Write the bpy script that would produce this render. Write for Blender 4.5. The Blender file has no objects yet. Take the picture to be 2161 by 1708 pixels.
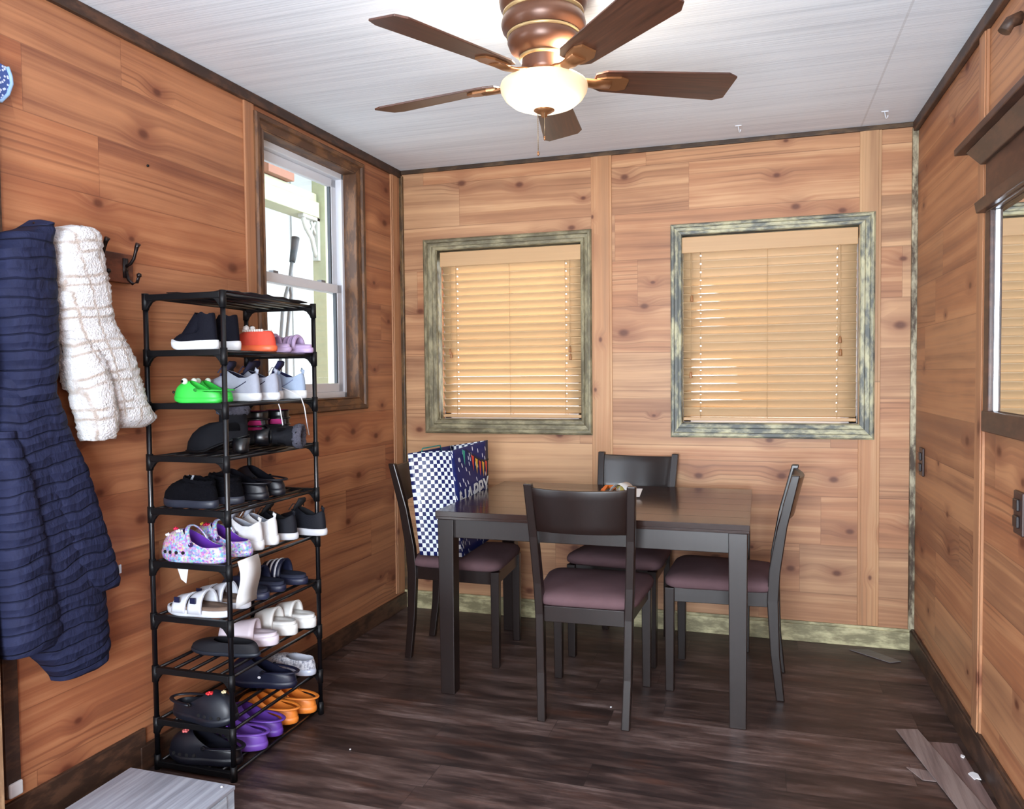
import bpy, bmesh, math, random
from mathutils import Vector, Matrix
from math import sin, cos, pi, radians as RAD
random.seed(7)
SC = bpy.context.scene
COL = SC.collection

# ------------------------------------------------------------------ camera, world, lights, exposure
CAM = Vector((1.912, -4.015, 1.305)); YAW, PIT, ROL, FPX = 0.305787, -0.037849, -0.009912, 1655.16
_F = Vector((-sin(YAW)*cos(PIT), cos(YAW)*cos(PIT), sin(PIT)))
_R = Vector((cos(YAW), sin(YAW), 0)); _U = _R.cross(_F)
_R2 = _R*cos(ROL) + _U*sin(ROL); _U2 = -_R*sin(ROL) + _U*cos(ROL)
cam_data = bpy.data.cameras.new('camera'); cam = bpy.data.objects.new('camera', cam_data); COL.objects.link(cam)
M = Matrix((_R2, _U2, -_F)).transposed().to_4x4(); M.translation = CAM
cam.matrix_world = M
cam_data.sensor_fit = 'HORIZONTAL'; cam_data.sensor_width = 36.0; cam_data.lens = 36.0*FPX/2161.0
cam_data.clip_start = 0.02
SC.camera = cam
SC.view_settings.view_transform = 'Standard'; SC.view_settings.look = 'None'
SC.view_settings.gamma = 1.0; SC.view_settings.use_curve_mapping = False
SC.view_settings.exposure = 1.15

w = bpy.data.worlds.new('sky'); SC.world = w; w.use_nodes = True
bg = w.node_tree.nodes['Background']; bg.inputs[0].default_value = (0.80, 0.90, 1.0, 1); bg.inputs[1].default_value = 3.8

def area(name, loc, rot, sx, sy, power, color):
    d = bpy.data.lights.new(name, 'AREA'); d.shape = 'RECTANGLE'; d.size = sx; d.size_y = sy; d.energy = power; d.color = color
    o = bpy.data.objects.new(name, d); COL.objects.link(o); o.location = loc; o.rotation_euler = rot; return o
area('daylight_rear_window', (1.75, -5.28, 1.15), (RAD(116), 0, 0), 1.5, 1.7, 105, (0.84, 0.92, 1.0))
area('daylight_doorway', (-0.28, -3.35, 1.15), (RAD(90), 0, RAD(-90)), 1.2, 2.0, 10, (0.80, 0.89, 1.0))
sd = bpy.data.lights.new('sun', 'SUN'); sd.energy = 6.0; sd.angle = RAD(1.0); sd.color = (1.0, 0.96, 0.88)
so = bpy.data.objects.new('sun', sd); COL.objects.link(so)
so.rotation_euler = Vector((-0.30, -0.60, -0.75)).to_track_quat('-Z', 'Y').to_euler()

# ------------------------------------------------------------------ room numbers
AL, BR, W, H = 0.024645, 0.012820, 2.5991, 2.44     # slight flare of side walls
def xfL(p): return (p[0] + AL*p[1], p[1], p[2])
def xfR(p): return (W - BR*p[1] - p[0], p[1], p[2])   # x given as distance into the room

# ------------------------------------------------------------------ node helpers
class NT:
    def __init__(s, name):
        s.m = bpy.data.materials.new(name); s.m.use_nodes = True; s.t = s.m.node_tree; s.t.nodes.clear()
        s.out = s.t.nodes.new('ShaderNodeOutputMaterial')
        s.b = s.t.nodes.new('ShaderNodeBsdfPrincipled'); s.t.links.new(s.b.outputs[0], s.out.inputs[0])
    def put(s, sock, v):
        if isinstance(v, bpy.types.NodeSocket): s.t.links.new(v, sock)
        elif v is not None:
            if isinstance(v, (tuple, list)) and len(v) == 3 and sock.type == 'RGBA': v = (*v, 1)
            sock.default_value = v
    def math(s, op, a, b=None, c=None, clamp=False):
        n = s.t.nodes.new('ShaderNodeMath'); n.operation = op; n.use_clamp = clamp
        s.put(n.inputs[0], a); s.put(n.inputs[1], b)
        if c is not None: s.put(n.inputs[2], c)
        return n.outputs[0]
    def coord(s, kind='Object'):
        return s.t.nodes.new('ShaderNodeTexCoord').outputs[kind]
    def sep(s, v):
        n = s.t.nodes.new('ShaderNodeSeparateXYZ'); s.put(n.inputs[0], v); return n.outputs
    def comb(s, x=0., y=0., z=0.):
        n = s.t.nodes.new('ShaderNodeCombineXYZ'); s.put(n.inputs[0], x); s.put(n.inputs[1], y); s.put(n.inputs[2], z); return n.outputs[0]
    def noise(s, vec, scale=5., detail=3., rough=.5, dist=0.):
        n = s.t.nodes.new('ShaderNodeTexNoise'); s.put(n.inputs['Vector'], vec)
        n.inputs['Scale'].default_value = scale; n.inputs['Detail'].default_value = detail
        n.inputs['Roughness'].default_value = rough; n.inputs['Distortion'].default_value = dist
        return n.outputs['Fac']
    def white(s, vec):
        n = s.t.nodes.new('ShaderNodeTexWhiteNoise'); n.noise_dimensions = '3D'; s.put(n.inputs['Vector'], vec); return n.outputs
    def voro(s, vec, scale=1., feat='F1'):
        n = s.t.nodes.new('ShaderNodeTexVoronoi'); n.voronoi_dimensions = '2D'; n.feature = feat
        s.put(n.inputs['Vector'], vec); n.inputs['Scale'].default_value = scale; return n.outputs
    def ramp(s, fac, stops, interp='LINEAR'):
        n = s.t.nodes.new('ShaderNodeValToRGB'); n.color_ramp.interpolation = interp
        while len(n.color_ramp.elements) < len(stops): n.color_ramp.elements.new(0.5)
        for e, (p, c) in zip(n.color_ramp.elements, stops):
            e.position = p; e.color = (*c, 1) if len(c) == 3 else c
        s.put(n.inputs[0], fac); return n.outputs[0]
    def smooth(s, v, a, b, c=0., d=1.):
        n = s.t.nodes.new('ShaderNodeMapRange'); n.interpolation_type = 'SMOOTHSTEP'
        for i, q in enumerate((v, a, b, c, d)): s.put(n.inputs[i], q)
        return n.outputs[0]
    def mix(s, fac, a, b, mode='MIX'):
        n = s.t.nodes.new('ShaderNodeMix'); n.data_type = 'RGBA'; n.blend_type = mode
        s.put(n.inputs[0], fac); s.put(n.inputs[6], a); s.put(n.inputs[7], b); return n.outputs[2]
    def bump(s, h, strength=.3, dist=.01):
        n = s.t.nodes.new('ShaderNodeBump'); n.inputs['Strength'].default_value = strength; n.inputs['Distance'].default_value = dist
        s.put(n.inputs['Height'], h); s.t.links.new(n.outputs[0], s.b.inputs['Normal'])
    def bs(s, **k):
        names = dict(color='Base Color', rough='Roughness', metal='Metallic', spec='Specular IOR Level', trans='Transmission Weight',
                     emit='Emission Color', estr='Emission Strength', coat='Coat Weight', croug='Coat Roughness', sheen='Sheen Weight', alpha='Alpha', ior='IOR', sss='Subsurface Weight')
        for a, v in k.items(): s.put(s.b.inputs[names[a]], v)
        return s.m

ALB = .80
def lin(r, g, b):
    f = lambda c: (c/255/12.92) if c/255 <= .04045 else ((c/255+.055)/1.055)**2.4
    return (f(r)*ALB, f(g)*ALB, f(b)*ALB)

def plain(name, rgb, rough=.5, metal=0., var=.12, nscale=30., bump=0., spec=.5, coat=0., sheen=0.):
    n = NT(name); c = lin(*rgb)
    f = n.noise(n.coord(), nscale, 4.)
    col = n.mix(f, tuple(x*(1-var) for x in c), tuple(min(1, x*(1+var)) for x in c))
    n.bs(color=col, rough=rough, metal=metal, spec=spec, coat=coat, sheen=sheen)
    if bump: n.bump(n.noise(n.coord(), nscale*3, 4.), bump, .004)
    return n.m

def cedar(name, au, av, rowh=.187, light=(216, 164, 112), dark=(158, 98, 62), seed=0., plank=1.22, knot=1.0):
    """horizontal knotty cedar boards; au/av: index of the object axes that run along / across the boards"""
    n = NT(name); s = n.sep(n.coord()); u = s[au]; v = s[av]
    row = n.math('FLOOR', n.math('DIVIDE', v, rowh))
    rr = n.white(n.comb(row, seed, 3.))[0]
    u2 = n.math('ADD', u, n.math('MULTIPLY', rr, 5.3))
    col = n.math('FLOOR', n.math('DIVIDE', u2, plank))
    idn = n.white(n.comb(row, col, seed+1.)); idv = idn[0]
    off = n.math('MULTIPLY', idv, 31.)
    # knots
    kv = n.comb(n.math('MULTIPLY', n.math('ADD', u, seed*1.7), 3.1), n.math('MULTIPLY', v, 4.6), 0.)
    vo = n.voro(kv, 1.)
    d = vo['Distance']; act = n.math('GREATER_THAN', n.sep(vo['Color'])[0], .34)
    size = n.math('MULTIPLY_ADD', n.sep(vo['Color'])[1], .060, .034)
    kn = n.math('MULTIPLY', n.smooth(d, n.math('MULTIPLY', size, 1.35), n.math('MULTIPLY', size, .35)), act)
    halo = n.math('MULTIPLY', n.smooth(d, n.math('MULTIPLY', size, 5.), 0.), act)
    # grain, bent round the knots
    wv = n.noise(n.comb(n.math('ADD', n.math('MULTIPLY', u2, .9), off), n.math('MULTIPLY', v, 4.), off), 1., 2.)
    vv = n.math('ADD', v, n.math('ADD', n.math('MULTIPLY', wv, .07), n.math('MULTIPLY', halo, .028)))
    fine = n.noise(n.comb(n.math('ADD', n.math('MULTIPLY', u2, 1.6), off), n.math('MULTIPLY', vv, 95.), off), 1., 3., .6)
    band = n.noise(n.comb(n.math('ADD', n.math('MULTIPLY', u2, .35), off), n.math('MULTIPLY', vv, 19.), 2.), 1., 2.)
    ring = n.math('SINE', n.math('MULTIPLY_ADD', vv, 260., n.math('MULTIPLY', off, 3.)))
    ringm = n.smooth(n.noise(n.comb(n.math('MULTIPLY', u2, .8), n.math('MULTIPLY', v, 5.), off), 1., 1.), .52, .70)
    ring = n.math('MULTIPLY', n.math('MULTIPLY', n.smooth(ring, .35, 1.), ringm), .55)
    L, D = lin(*light), lin(*dark)
    mid = tuple((a+b)/2*1.0 for a, b in zip(L, D)); red = (mid[0]*1.0, mid[1]*.84, mid[2]*.76)
    base = n.ramp(idv, [(0., tuple(x*.80 for x in mid)), (.2, red), (.5, mid), (.8, tuple(a*.4+b*.6 for a, b in zip(mid, L))), (1., tuple(a*.75+b*.25 for a, b in zip(red, L)))])
    half = n.white(n.comb(n.math('FLOOR', n.math('DIVIDE', v, rowh*.5)), col, seed+7.))[0]
    stain = n.noise(n.comb(n.math('ADD', n.math('MULTIPLY', u2, 2.2), off), n.math('MULTIPLY', v, 9.), off), 1., 3., .55)
    tone = n.math('ADD', n.math('MULTIPLY', n.math('SUBTRACT', band, .5), 2.3), n.math('MULTIPLY', n.math('SUBTRACT', fine, .5), 1.25))
    tone = n.math('ADD', tone, n.math('ADD', n.math('MULTIPLY', n.math('SUBTRACT', half, .5), .38), n.math('MULTIPLY', n.math('SUBTRACT', stain, .5), 1.3)))
    c1 = n.mix(n.math('MULTIPLY', tone, 1.15, clamp=True), base, tuple(min(1, x*1.10) for x in L))
    c2 = n.mix(n.math('MULTIPLY', tone, -1.1, clamp=True), c1, tuple(x*.80 for x in D))
    c3 = n.mix(ring, c2, tuple(x*.62 for x in D))
    c4 = n.mix(n.math('MULTIPLY', halo, .60), c3, (D[0]*.80, D[1]*.66, D[2]*.62))
    kd = lin(92, 46, 32)
    c5 = n.mix(n.math('MULTIPLY', kn, .8*knot), c4, kd)
    fv = n.math('FRACT', n.math('DIVIDE', v, rowh)); fu = n.math('FRACT', n.math('DIVIDE', u2, plank))
    seam = n.math('MAXIMUM', n.math('LESS_THAN', fv, .016), n.math('LESS_THAN', fu, .0016))
    c6 = n.mix(n.math('MULTIPLY', seam, .42), c5, tuple(x*.45 for x in D))
    n.bs(color=c6, rough=n.math('MULTIPLY_ADD', fine, .15, .40), spec=.35)
    n.bump(n.math('SUBTRACT', fine, n.math('MULTIPLY', seam, 2.)), .12, .002)
    return n.m

def stained(name, base, dark, au=2, freq=60., mott=.5, rough=.5, spec=.4):
    """stained / distressed trim with grain along object axis au"""
    n = NT(name); s = n.sep(n.coord()); sc = [freq, freq, freq]; sc[au] = 3.
    g = n.noise(n.comb(*[n.math('MULTIPLY', s[i], sc[i]) for i in range(3)]), 1., 4., .6)
    sc2 = [26., 26., 26.]; sc2[au] = 9.
    b = n.noise(n.comb(*[n.math('MULTIPLY', s[i], sc2[i]) for i in range(3)]), 1., 5., .65)
    c = n.mix(n.smooth(b, .5-.18*mott, .5+.28*mott), lin(*dark), lin(*base))
    c = n.mix(n.math('MULTIPLY', n.smooth(g, .45, .75), .35), c, lin(*dark))
    n.bs(color=c, rough=rough, spec=spec); n.bump(g, .15, .003)
    return n.m

# ------------------------------------------------------------------ mesh builder
class MB:
    def __init__(s, xf=None): s.v = []; s.f = []; s.mi = []; s.sm = []; s.xf = xf; s.cm = 0; s.uv = {}
    def av(s, p):
        p = tuple(p)
        if s.xf: p = s.xf(p)
        s.v.append(p); return len(s.v)-1
    def face(s, idx, smooth=False, uv=None):
        s.f.append(list(idx)); s.mi.append(s.cm); s.sm.append(smooth)
        if uv: s.uv[len(s.f)-1] = uv
    def box(s, x0, x1, y0, y1, z0, z1):
        i = [s.av((x, y, z)) for x in (x0, x1) for y in (y0, y1) for z in (z0, z1)]
        for q in ((0, 1, 3, 2), (4, 6, 7, 5), (0, 4, 5, 1), (2, 3, 7, 6), (0, 2, 6, 4), (1, 5, 7, 3)): s.face([i[k] for k in q])
        return s
    def hexa(s, bot, top):
        i = [s.av(p) for p in bot] + [s.av(p) for p in top]
        s.face(i[3::-1]); s.face(i[4:])
        for k in range(4): s.face((i[k], i[(k+1) % 4], i[4+(k+1) % 4], i[4+k]))
        return s
    def rings(s, rings, closed=True, c0=True, c1=True, smooth=True):
        idx = [[s.av(p) for p in r] for r in rings]; n = len(idx[0])
        for a, b in zip(idx, idx[1:]):
            for k in range(n if closed else n-1):
                s.face((a[k], a[(k+1) % n], b[(k+1) % n], b[k]), smooth)
        if c0: s.face(idx[0][::-1], False)
        if c1: s.face(idx[-1], False)
        return s
    def tube(s, pts, r, n=8, caps=True, r2=None):
        pts = [Vector(p) for p in pts]; rs = []
        up = None
        for i, p in enumerate(pts):
            t = (pts[min(i+1, len(pts)-1)] - pts[max(i-1, 0)])
            if t.length < 1e-9: t = Vector((0, 0, 1))
            t.normalize()
            if up is None: up = Vector((0, 0, 1)) if abs(t.z) < .9 else Vector((1, 0, 0))
            a = t.cross(up)
            if a.length < 1e-6: a = t.orthogonal()
            a.normalize(); b = t.cross(a).normalized(); up = -b if False else up
            rr = r if not callable(r) else r(i/(max(1, len(pts)-1)))
            rb = rr if r2 is None else rr*r2
            rs.append([p + a*cos(2*pi*k/n)*rr + b*sin(2*pi*k/n)*rb for k in range(n)])
        return s.rings(rs, True, caps, caps)
    def lathe(s, prof, n=32, c=(0, 0), c0=False, c1=False):
        return s.rings([[(c[0]+r*cos(2*pi*k/n), c[1]+r*sin(2*pi*k/n), z) for k in range(n)] for r, z in prof], True, c0, c1)
    def build(s, name, mats, parent=None, bevel=0., sub=0, solid=0., weight=True, loc=None):
        me = bpy.data.meshes.new(name); me.from_pydata([tuple(p) for p in s.v], [], s.f)
        if not isinstance(mats, (list, tuple)): mats = [mats]
        for m in mats: me.materials.append(m)
        for p, mi, sm in zip(me.polygons, s.mi, s.sm): p.material_index = mi; p.use_smooth = sm
        if s.uv:
            ul = me.uv_layers.new(name='UVMap')
            for fi, uvs in s.uv.items():
                for li, uvv in zip(me.polygons[fi].loop_indices, uvs): ul.data[li].uv = uvv
        bm = bmesh.new(); bm.from_mesh(me); bmesh.ops.remove_doubles(bm, verts=bm.verts, dist=1e-6)
        bmesh.ops.recalc_face_normals(bm, faces=bm.faces); bm.to_mesh(me); bm.free()
        o = bpy.data.objects.new(name, me); COL.objects.link(o)
        if parent is not None: o.parent = parent
        if loc: o.location = loc
        if solid: m = o.modifiers.new('thick', 'SOLIDIFY'); m.thickness = solid; m.offset = 0
        if bevel:
            m = o.modifiers.new('bevel', 'BEVEL'); m.width = bevel; m.segments = 2; m.limit_method = 'ANGLE'; m.angle_limit = RAD(40)
        if sub: m = o.modifiers.new('sub', 'SUBSURF'); m.levels = sub; m.render_levels = sub
        return o

def tag(o, label=None, cat=None, group=None, kind=None):
    if label: o['label'] = label
    if cat: o['category'] = cat
    if group: o['group'] = group
    if kind: o['kind'] = kind
    return o
def thing(name, label, cat, loc=(0, 0, 0), rz=0., group=None):
    o = bpy.data.objects.new(name, None); COL.objects.link(o); o.location = loc; o.rotation_euler = (0, 0, rz)
    o.empty_display_size = .05
    return tag(o, label, cat, group)
def copy_tree(o, parent=None):
    c = o.copy(); COL.objects.link(c)
    if parent is not None: c.parent = parent
    for ch in [x for x in bpy.data.objects if x.parent == o]: copy_tree(ch, c)
    return c
def struct(o): o['kind'] = 'structure'; return o

# ------------------------------------------------------------------ materials of the room
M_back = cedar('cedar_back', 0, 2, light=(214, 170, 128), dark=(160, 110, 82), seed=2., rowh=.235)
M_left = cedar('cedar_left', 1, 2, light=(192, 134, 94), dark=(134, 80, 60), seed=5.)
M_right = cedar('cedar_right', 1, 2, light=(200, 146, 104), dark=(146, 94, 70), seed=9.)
M_batten = cedar('cedar_upright_light', 2, 0, rowh=.5, light=(204, 162, 120), dark=(184, 138, 102), seed=3., plank=4., knot=1.)
M_batten2 = cedar('cedar_upright', 2, 1, rowh=.5, light=(192, 142, 102), dark=(168, 116, 86), seed=4., plank=4.)
M_trimdark = stained('dark_trim', (92, 64, 48), (60, 42, 33), 1, mott=.4)
M_trimdark_x = stained('dark_trim_back', (98, 74, 50), (60, 44, 32), 0, mott=.5)
M_casing = {a: stained('green_grey_casing_%s' % 'xyz'[a], (170, 160, 126), (104, 96, 74), a, mott=.7) for a in (0, 2)}
M_casing2 = {a: stained('pale_worn_casing_%s' % 'xyz'[a], (204, 198, 160), (98, 102, 98), a, mott=.6) for a in (0, 2)}
M_casingL = {a: stained('brown_casing_%s' % 'xyz'[a], (122, 84, 54), (86, 58, 40), a, mott=.3) for a in (1, 2)}
M_baseback = stained('worn_olive_skirting', (214, 204, 160), (140, 132, 100), 0, mott=.6)
M_cornerstrip = stained('mottled_corner_strip', (200, 190, 160), (70, 52, 34), 2, mott=.6)

def ceiling_mat():
    lin = lambda *c: tuple(((x/255+.055)/1.055)**2.4 for x in c)
    n = NT('ceiling_panel'); s = n.sep(n.coord())
    g = n.noise(n.comb(n.math('MULTIPLY', s[0], 1.2), n.math('MULTIPLY', s[1], 150.), 0.), 1., 3., .7)
    b = n.noise(n.comb(n.math('MULTIPLY', s[0], .6), n.math('MULTIPLY', s[1], 22.), 5.), 1., 2.)
    t = n.math('ADD', n.math('MULTIPLY', g, .7), n.math('MULTIPLY', b, .3))
    c = n.ramp(t, [(.30, lin(200, 209, 220)), (.52, lin(228, 236, 246)), (.75, lin(240, 246, 253))])
    seam = n.math('LESS_THAN', n.math('ABSOLUTE', n.math('SUBTRACT', s[0], 2.36)), .004)
    c = n.mix(n.math('MULTIPLY', seam, .35), c, lin(176, 178, 182))
    n.bs(color=c, rough=.75, spec=.2); n.bump(g, .25, .004); return n.m
M_ceil = ceiling_mat()

def floor_mat():
    n = NT('vinyl_plank_floor'); s = n.sep(n.coord()); u, v = s[0], s[1]
    rh = .148; row = n.math('FLOOR', n.math('DIVIDE', v, rh)); rr = n.white(n.comb(row, 1., 2.))[0]
    u2 = n.math('ADD', u, n.math('MULTIPLY', rr, 4.)); col = n.math('FLOOR', n.math('DIVIDE', u2, 1.2))
    idv = n.white(n.comb(row, col, 8.))[0]; off = n.math('MULTIPLY', idv, 23.)
    g = n.noise(n.comb(n.math('ADD', n.math('MULTIPLY', u2, 5.5), off), n.math('MULTIPLY', v, 44.), off), 1., 5., .7)
    b = n.noise(n.comb(n.math('ADD', n.math('MULTIPLY', u2, 4.), off), n.math('MULTIPLY', v, 15.), off), 1., 4., .6)
    t = n.math('ADD', n.math('MULTIPLY', g, .42), n.math('ADD', n.math('MULTIPLY', b, .48), n.math('MULTIPLY', idv, .10)))
    c = n.ramp(t, [(.32, lin(30, 22, 21)), (.43, lin(52, 38, 36)), (.50, lin(72, 55, 51)), (.58, lin(98, 78, 73)), (.70, lin(140, 122, 117))])
    rust = n.smooth(n.noise(n.comb(n.math('MULTIPLY', u, 3.), n.math('MULTIPLY', v, 14.), 4.), 1., 3.), .55, .72)
    c = n.mix(n.math('MULTIPLY', rust, .40), c, lin(98, 58, 42))
    seam = n.math('MAXIMUM', n.math('LESS_THAN', n.math('FRACT', n.math('DIVIDE', v, rh)), .014), n.math('LESS_THAN', n.math('FRACT', n.math('DIVIDE', u2, 1.2)), .002))
    c = n.mix(n.math('MULTIPLY', seam, .6), c, lin(24, 18, 16))
    n.bs(color=c, rough=n.math('MULTIPLY_ADD', g, .25, .34), spec=.45)
    n.bump(n.math('SUBTRACT', g, seam), .2, .003); return n.m
M_floor = floor_mat()
M_white = plain('white_vinyl', (226, 230, 238), .35, var=.03)
M_gasket = plain('dark_gasket', (70, 76, 82), .6)
M_black = plain('black_steel', (10, 10, 15), .30, var=.1, spec=.6)
M_blackpl = plain('black_plastic', (9, 9, 13), .5, spec=.3)
def glass_mat():
    n = NT('window_glass'); t = n.t
    n.bs(color=(1, 1, 1), rough=.0)
    tr = t.nodes.new('ShaderNodeBsdfTransparent'); gl = t.nodes.new('ShaderNodeBsdfGlossy'); gl.inputs['Roughness'].default_value = .01
    lw = t.nodes.new('ShaderNodeLayerWeight'); lw.inputs[0].default_value = .5
    fr = n.math('MULTIPLY_ADD', n.math('POWER', lw.outputs['Facing'], 4.), .75, .035)
    mx = t.nodes.new('ShaderNodeMixShader'); t.links.new(fr, mx.inputs[0]); t.links.new(tr.outputs[0], mx.inputs[1]); t.links.new(gl.outputs[0], mx.inputs[2])
    t.links.new(mx.outputs[0], n.out.inputs[0]); return n.m
M_glass = glass_mat()

# ------------------------------------------------------------------ room shell
def panel(name, rects, th, mat, along, xf=None, back=False):
    """rects in (u0,u1,z0,z1); along 'y' -> box from x=-th..0 ; 'x' -> box y=0..th"""
    m = MB(xf)
    for u0, u1, z0, z1 in rects:
        if along == 'y': m.box(-th, 0, u0, u1, z0, z1)
        else: m.box(u0, u1, 0, th, z0, z1)
    return struct(m.build(name, mat))
YB = -5.4
LW = (-1.235, -0.50, 1.20, 2.31)      # left window opening y0 y1 z0 z1
W1 = (.222, 1.030, 1.063, 1.990); W2 = (1.540, 2.361, 1.053, 1.992)
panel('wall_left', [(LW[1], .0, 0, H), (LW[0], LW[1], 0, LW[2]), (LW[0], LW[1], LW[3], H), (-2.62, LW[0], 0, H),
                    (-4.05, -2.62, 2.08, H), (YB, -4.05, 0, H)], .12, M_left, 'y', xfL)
panel('wall_back', [(-.14, W1[0], 0, H), (W1[0], W1[1], 0, W1[2]), (W1[0], W1[1], W1[3], H), (W1[1], W2[0], 0, H),
                    (W2[0], W2[1], 0, W2[2]), (W2[0], W2[1], W2[3], H), (W2[1], W+.14, 0, H)], .12, M_back, 'x')
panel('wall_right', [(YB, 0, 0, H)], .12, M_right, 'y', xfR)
m = MB(); m.box(-.3, 1.0, YB-.1, YB, 0, H); m.box(2.5, 2.85, YB-.1, YB, 0, H); m.box(1.0, 2.5, YB-.1, YB, 0, .4); m.box(1.0, 2.5, YB-.1, YB, 2.3, H)
struct(m.build('wall_front', M_back))
m = MB(); m.box(1.0, 2.5, YB-.06, YB-.05, .4, 2.3); o = struct(m.build('window_4', M_glass))
m = MB(); m.box(-.16, W+.16, YB-.1, .12, -.06, 0); struct(m.build('floor', M_floor))
m = MB(); m.box(-.35, W+.2, YB-.1, .12, H, H+.06); struct(m.build('ceiling', M_ceil))

# ceiling trim (dark), corner trim, skirting
m = MB(xfL); m.box(0, .018, -2.62, 0, H-.042, H); m.box(0, .018, YB, -2.62, H-.042, H); struct(m.build('trim_1', M_trimdark, bevel=.004))
m = MB(xfR); m.box(0, .022, YB, 0, H-.046, H); struct(m.build('trim_2', M_trimdark, bevel=.004))
m = MB(); m.box(0, W, -.014, 0, H-.022, H); struct(m.build('trim_3', M_trimdark_x, bevel=.003))
m = MB(); m.box(0.0, .026, -.020, 0, .1, H-.03); struct(m.build('trim_4', stained('olive_corner_trim', (128, 98, 62), (74, 56, 38), 2), bevel=.004))
m = MB(); m.box(W-.024, W+.002, -.022, 0, .1, H-.03); struct(m.build('trim_5', M_cornerstrip, bevel=.004))
# upright boards on the walls
for nm, a, b in (('trim_6', 1.083, 1.190), ('trim_7', 2.356, 2.449)):
    m = MB(); m.box(a, b, -.008, 0, .1, H-.02); m.box(a+.012, b-.012, -.011, -.007, .1, H-.02); struct(m.build(nm, M_batten, bevel=.002))
m = MB(xfR); m.box(0, .009, -1.125, -1.035, .1, H-.04); m.box(.008, .013, -1.113, -1.047, .1, H-.04); struct(m.build('trim_8', M_batten2, bevel=.002))
m = MB(xfL); m.box(0, .009, -.118, -.022, .1, H-.04); m.box(.008, .013, -.108, -.05, .1, H-.04); struct(m.build('trim_9', M_batten2, bevel=.002))
m = MB(xfL); m.box(0, .009, -1.345, -1.285, .1, H-.04); struct(m.build('trim_10', M_batten2, bevel=.002))
m = MB(); m.box(.0, W, -.018, 0, 0, .085); m.box(0, W, -.012, 0, .083, .098); struct(m.build('baseboard_back', M_baseback, bevel=.003))
m = MB(xfL); m.box(0, .018, -1.96, 0, 0, .085); m.box(0, .014, -2.62, -1.935, 0, .142); struct(m.build('baseboard_left', M_trimdark, bevel=.003))
m = MB(xfR); m.box(0, .018, YB, 0, 0, .095); m.box(0, .012, YB, 0, .093, .105); struct(m.build('baseboard_right', M_trimdark, bevel=.003))

# picture-frame window casings: mitred, stepped profile
def casing_back(name, o, i, mats):
    ox0, ox1, oz0, oz1 = o; ix0, ix1, iz0, iz1 = i[0]+.003, i[1]-.003, i[2]+.003, i[3]-.003
    steps = [(0., 0.), (0., -.018), (.12, -.026), (.30, -.026), (.36, -.018), (.62, -.016), (.70, -.022), (.92, -.020), (1., -.012), (1., 0.05)]
    def ring(t, y):
        L = lambda a, b: a+(b-a)*t
        return [(L(ox0, ix0), y, L(oz0, iz0)), (L(ox1, ix1), y, L(oz0, iz0)), (L(ox1, ix1), y, L(oz1, iz1)), (L(ox0, ix0), y, L(oz1, iz1))]
    m = MB(); idx = [[m.av(p) for p in ring(t, y)] for t, y in steps]
    for a, b in zip(idx, idx[1:]):
        for k in range(4):
            m.cm = 0 if k in (0, 2) else 1
            m.face((a[k], a[(k+1) % 4], b[(k+1) % 4], b[k]))
    return m.build(name, [mats[0], mats[2]])
struct(casing_back('trim_11', (.145, 1.086, .988, 2.050), W1, M_casing))
struct(casing_back('trim_12', (1.487, 2.424, .984, 2.045), W2, M_casing2))
m = MB(xfL)
def lcas():
    oy0, oy1, oz0, oz1 = -1.290, -.420, 1.140, 2.375; iy0, iy1, iz0, iz1 = LW[0]+.003, LW[1]-.003, LW[2]+.003, LW[3]-.003
    steps = [(0., 0.), (0., .016), (.1, .024), (.35, .024), (.42, .014), (.86, .011), (.95, .016), (1., .012), (1., -.055)]
    idx = []
    for t, x in steps:
        L = lambda a, b: a+(b-a)*t
        idx.append([m.av(p) for p in [(x, L(oy0, iy0), L(oz0, iz0)), (x, L(oy1, iy1), L(oz0, iz0)), (x, L(oy1, iy1), L(oz1, iz1)), (x, L(oy0, iy0), L(oz1, iz1))]])
    for a, b in zip(idx, idx[1:]):
        for k in range(4):
            m.cm = 0 if k in (0, 2) else 1
            m.face((a[k], a[(k+1) % 4], b[(k+1) % 4], b[k]))
lcas(); struct(m.build('trim_13', [M_casingL[1], M_casingL[2]]))

# left double-hung window
y0, y1, z0, z1 = LW
w1 = MB(xfL); fx0, fx1 = -.115, -.055
w1.box(fx0, fx1, y0, y0+.022, z0, z1); w1.box(fx0, fx1, y1-.022, y1, z0, z1); w1.box(fx0, fx1, y0, y1, z0, z0+.03); w1.box(fx0, fx1, y0, y1, z1-.03, z1)
win = struct(w1.build('window_1', M_white, bevel=.003))
zm = 1.735
def sash(nm, xa, xb, za, zb, gx):
    s = MB(xfL); a, b = y0+.022, y1-.022; fw = .042
    s.box(xa, xb, a, a+fw, za, zb); s.box(xa, xb, b-fw, b, za, zb); s.box(xa, xb, a, b, za, za+fw); s.box(xa, xb, a, b, zb-fw, zb)
    o = s.build(nm, M_white, win, bevel=.003)
    g = MB(xfL); r = .010
    g.box(gx-.008, gx+.008, a+fw, a+fw+r, za+fw, zb-fw); g.box(gx-.008, gx+.008, b-fw-r, b-fw, za+fw, zb-fw)
    g.build('gasket', M_gasket, o)
    p = MB(xfL); p.box(gx-.002, gx+.002, a+fw, b-fw, za+fw, zb-fw); p.build('pane', M_glass, o)
    return o
sash('upper_sash', -.108, -.086, zm-.02, z1-.03, -.097)
lo = sash('lower_sash', -.084, -.062, z0+.03, zm+.022, -.073)
s = MB(xfL)
for yy in (y0+.16, y1-.2): s.box(-.088, -.064, yy, yy+.035, zm+.022, zm+.032)
s.build('sash_latch', plain('latch_grey', (120, 122, 128), .4), lo)

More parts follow.
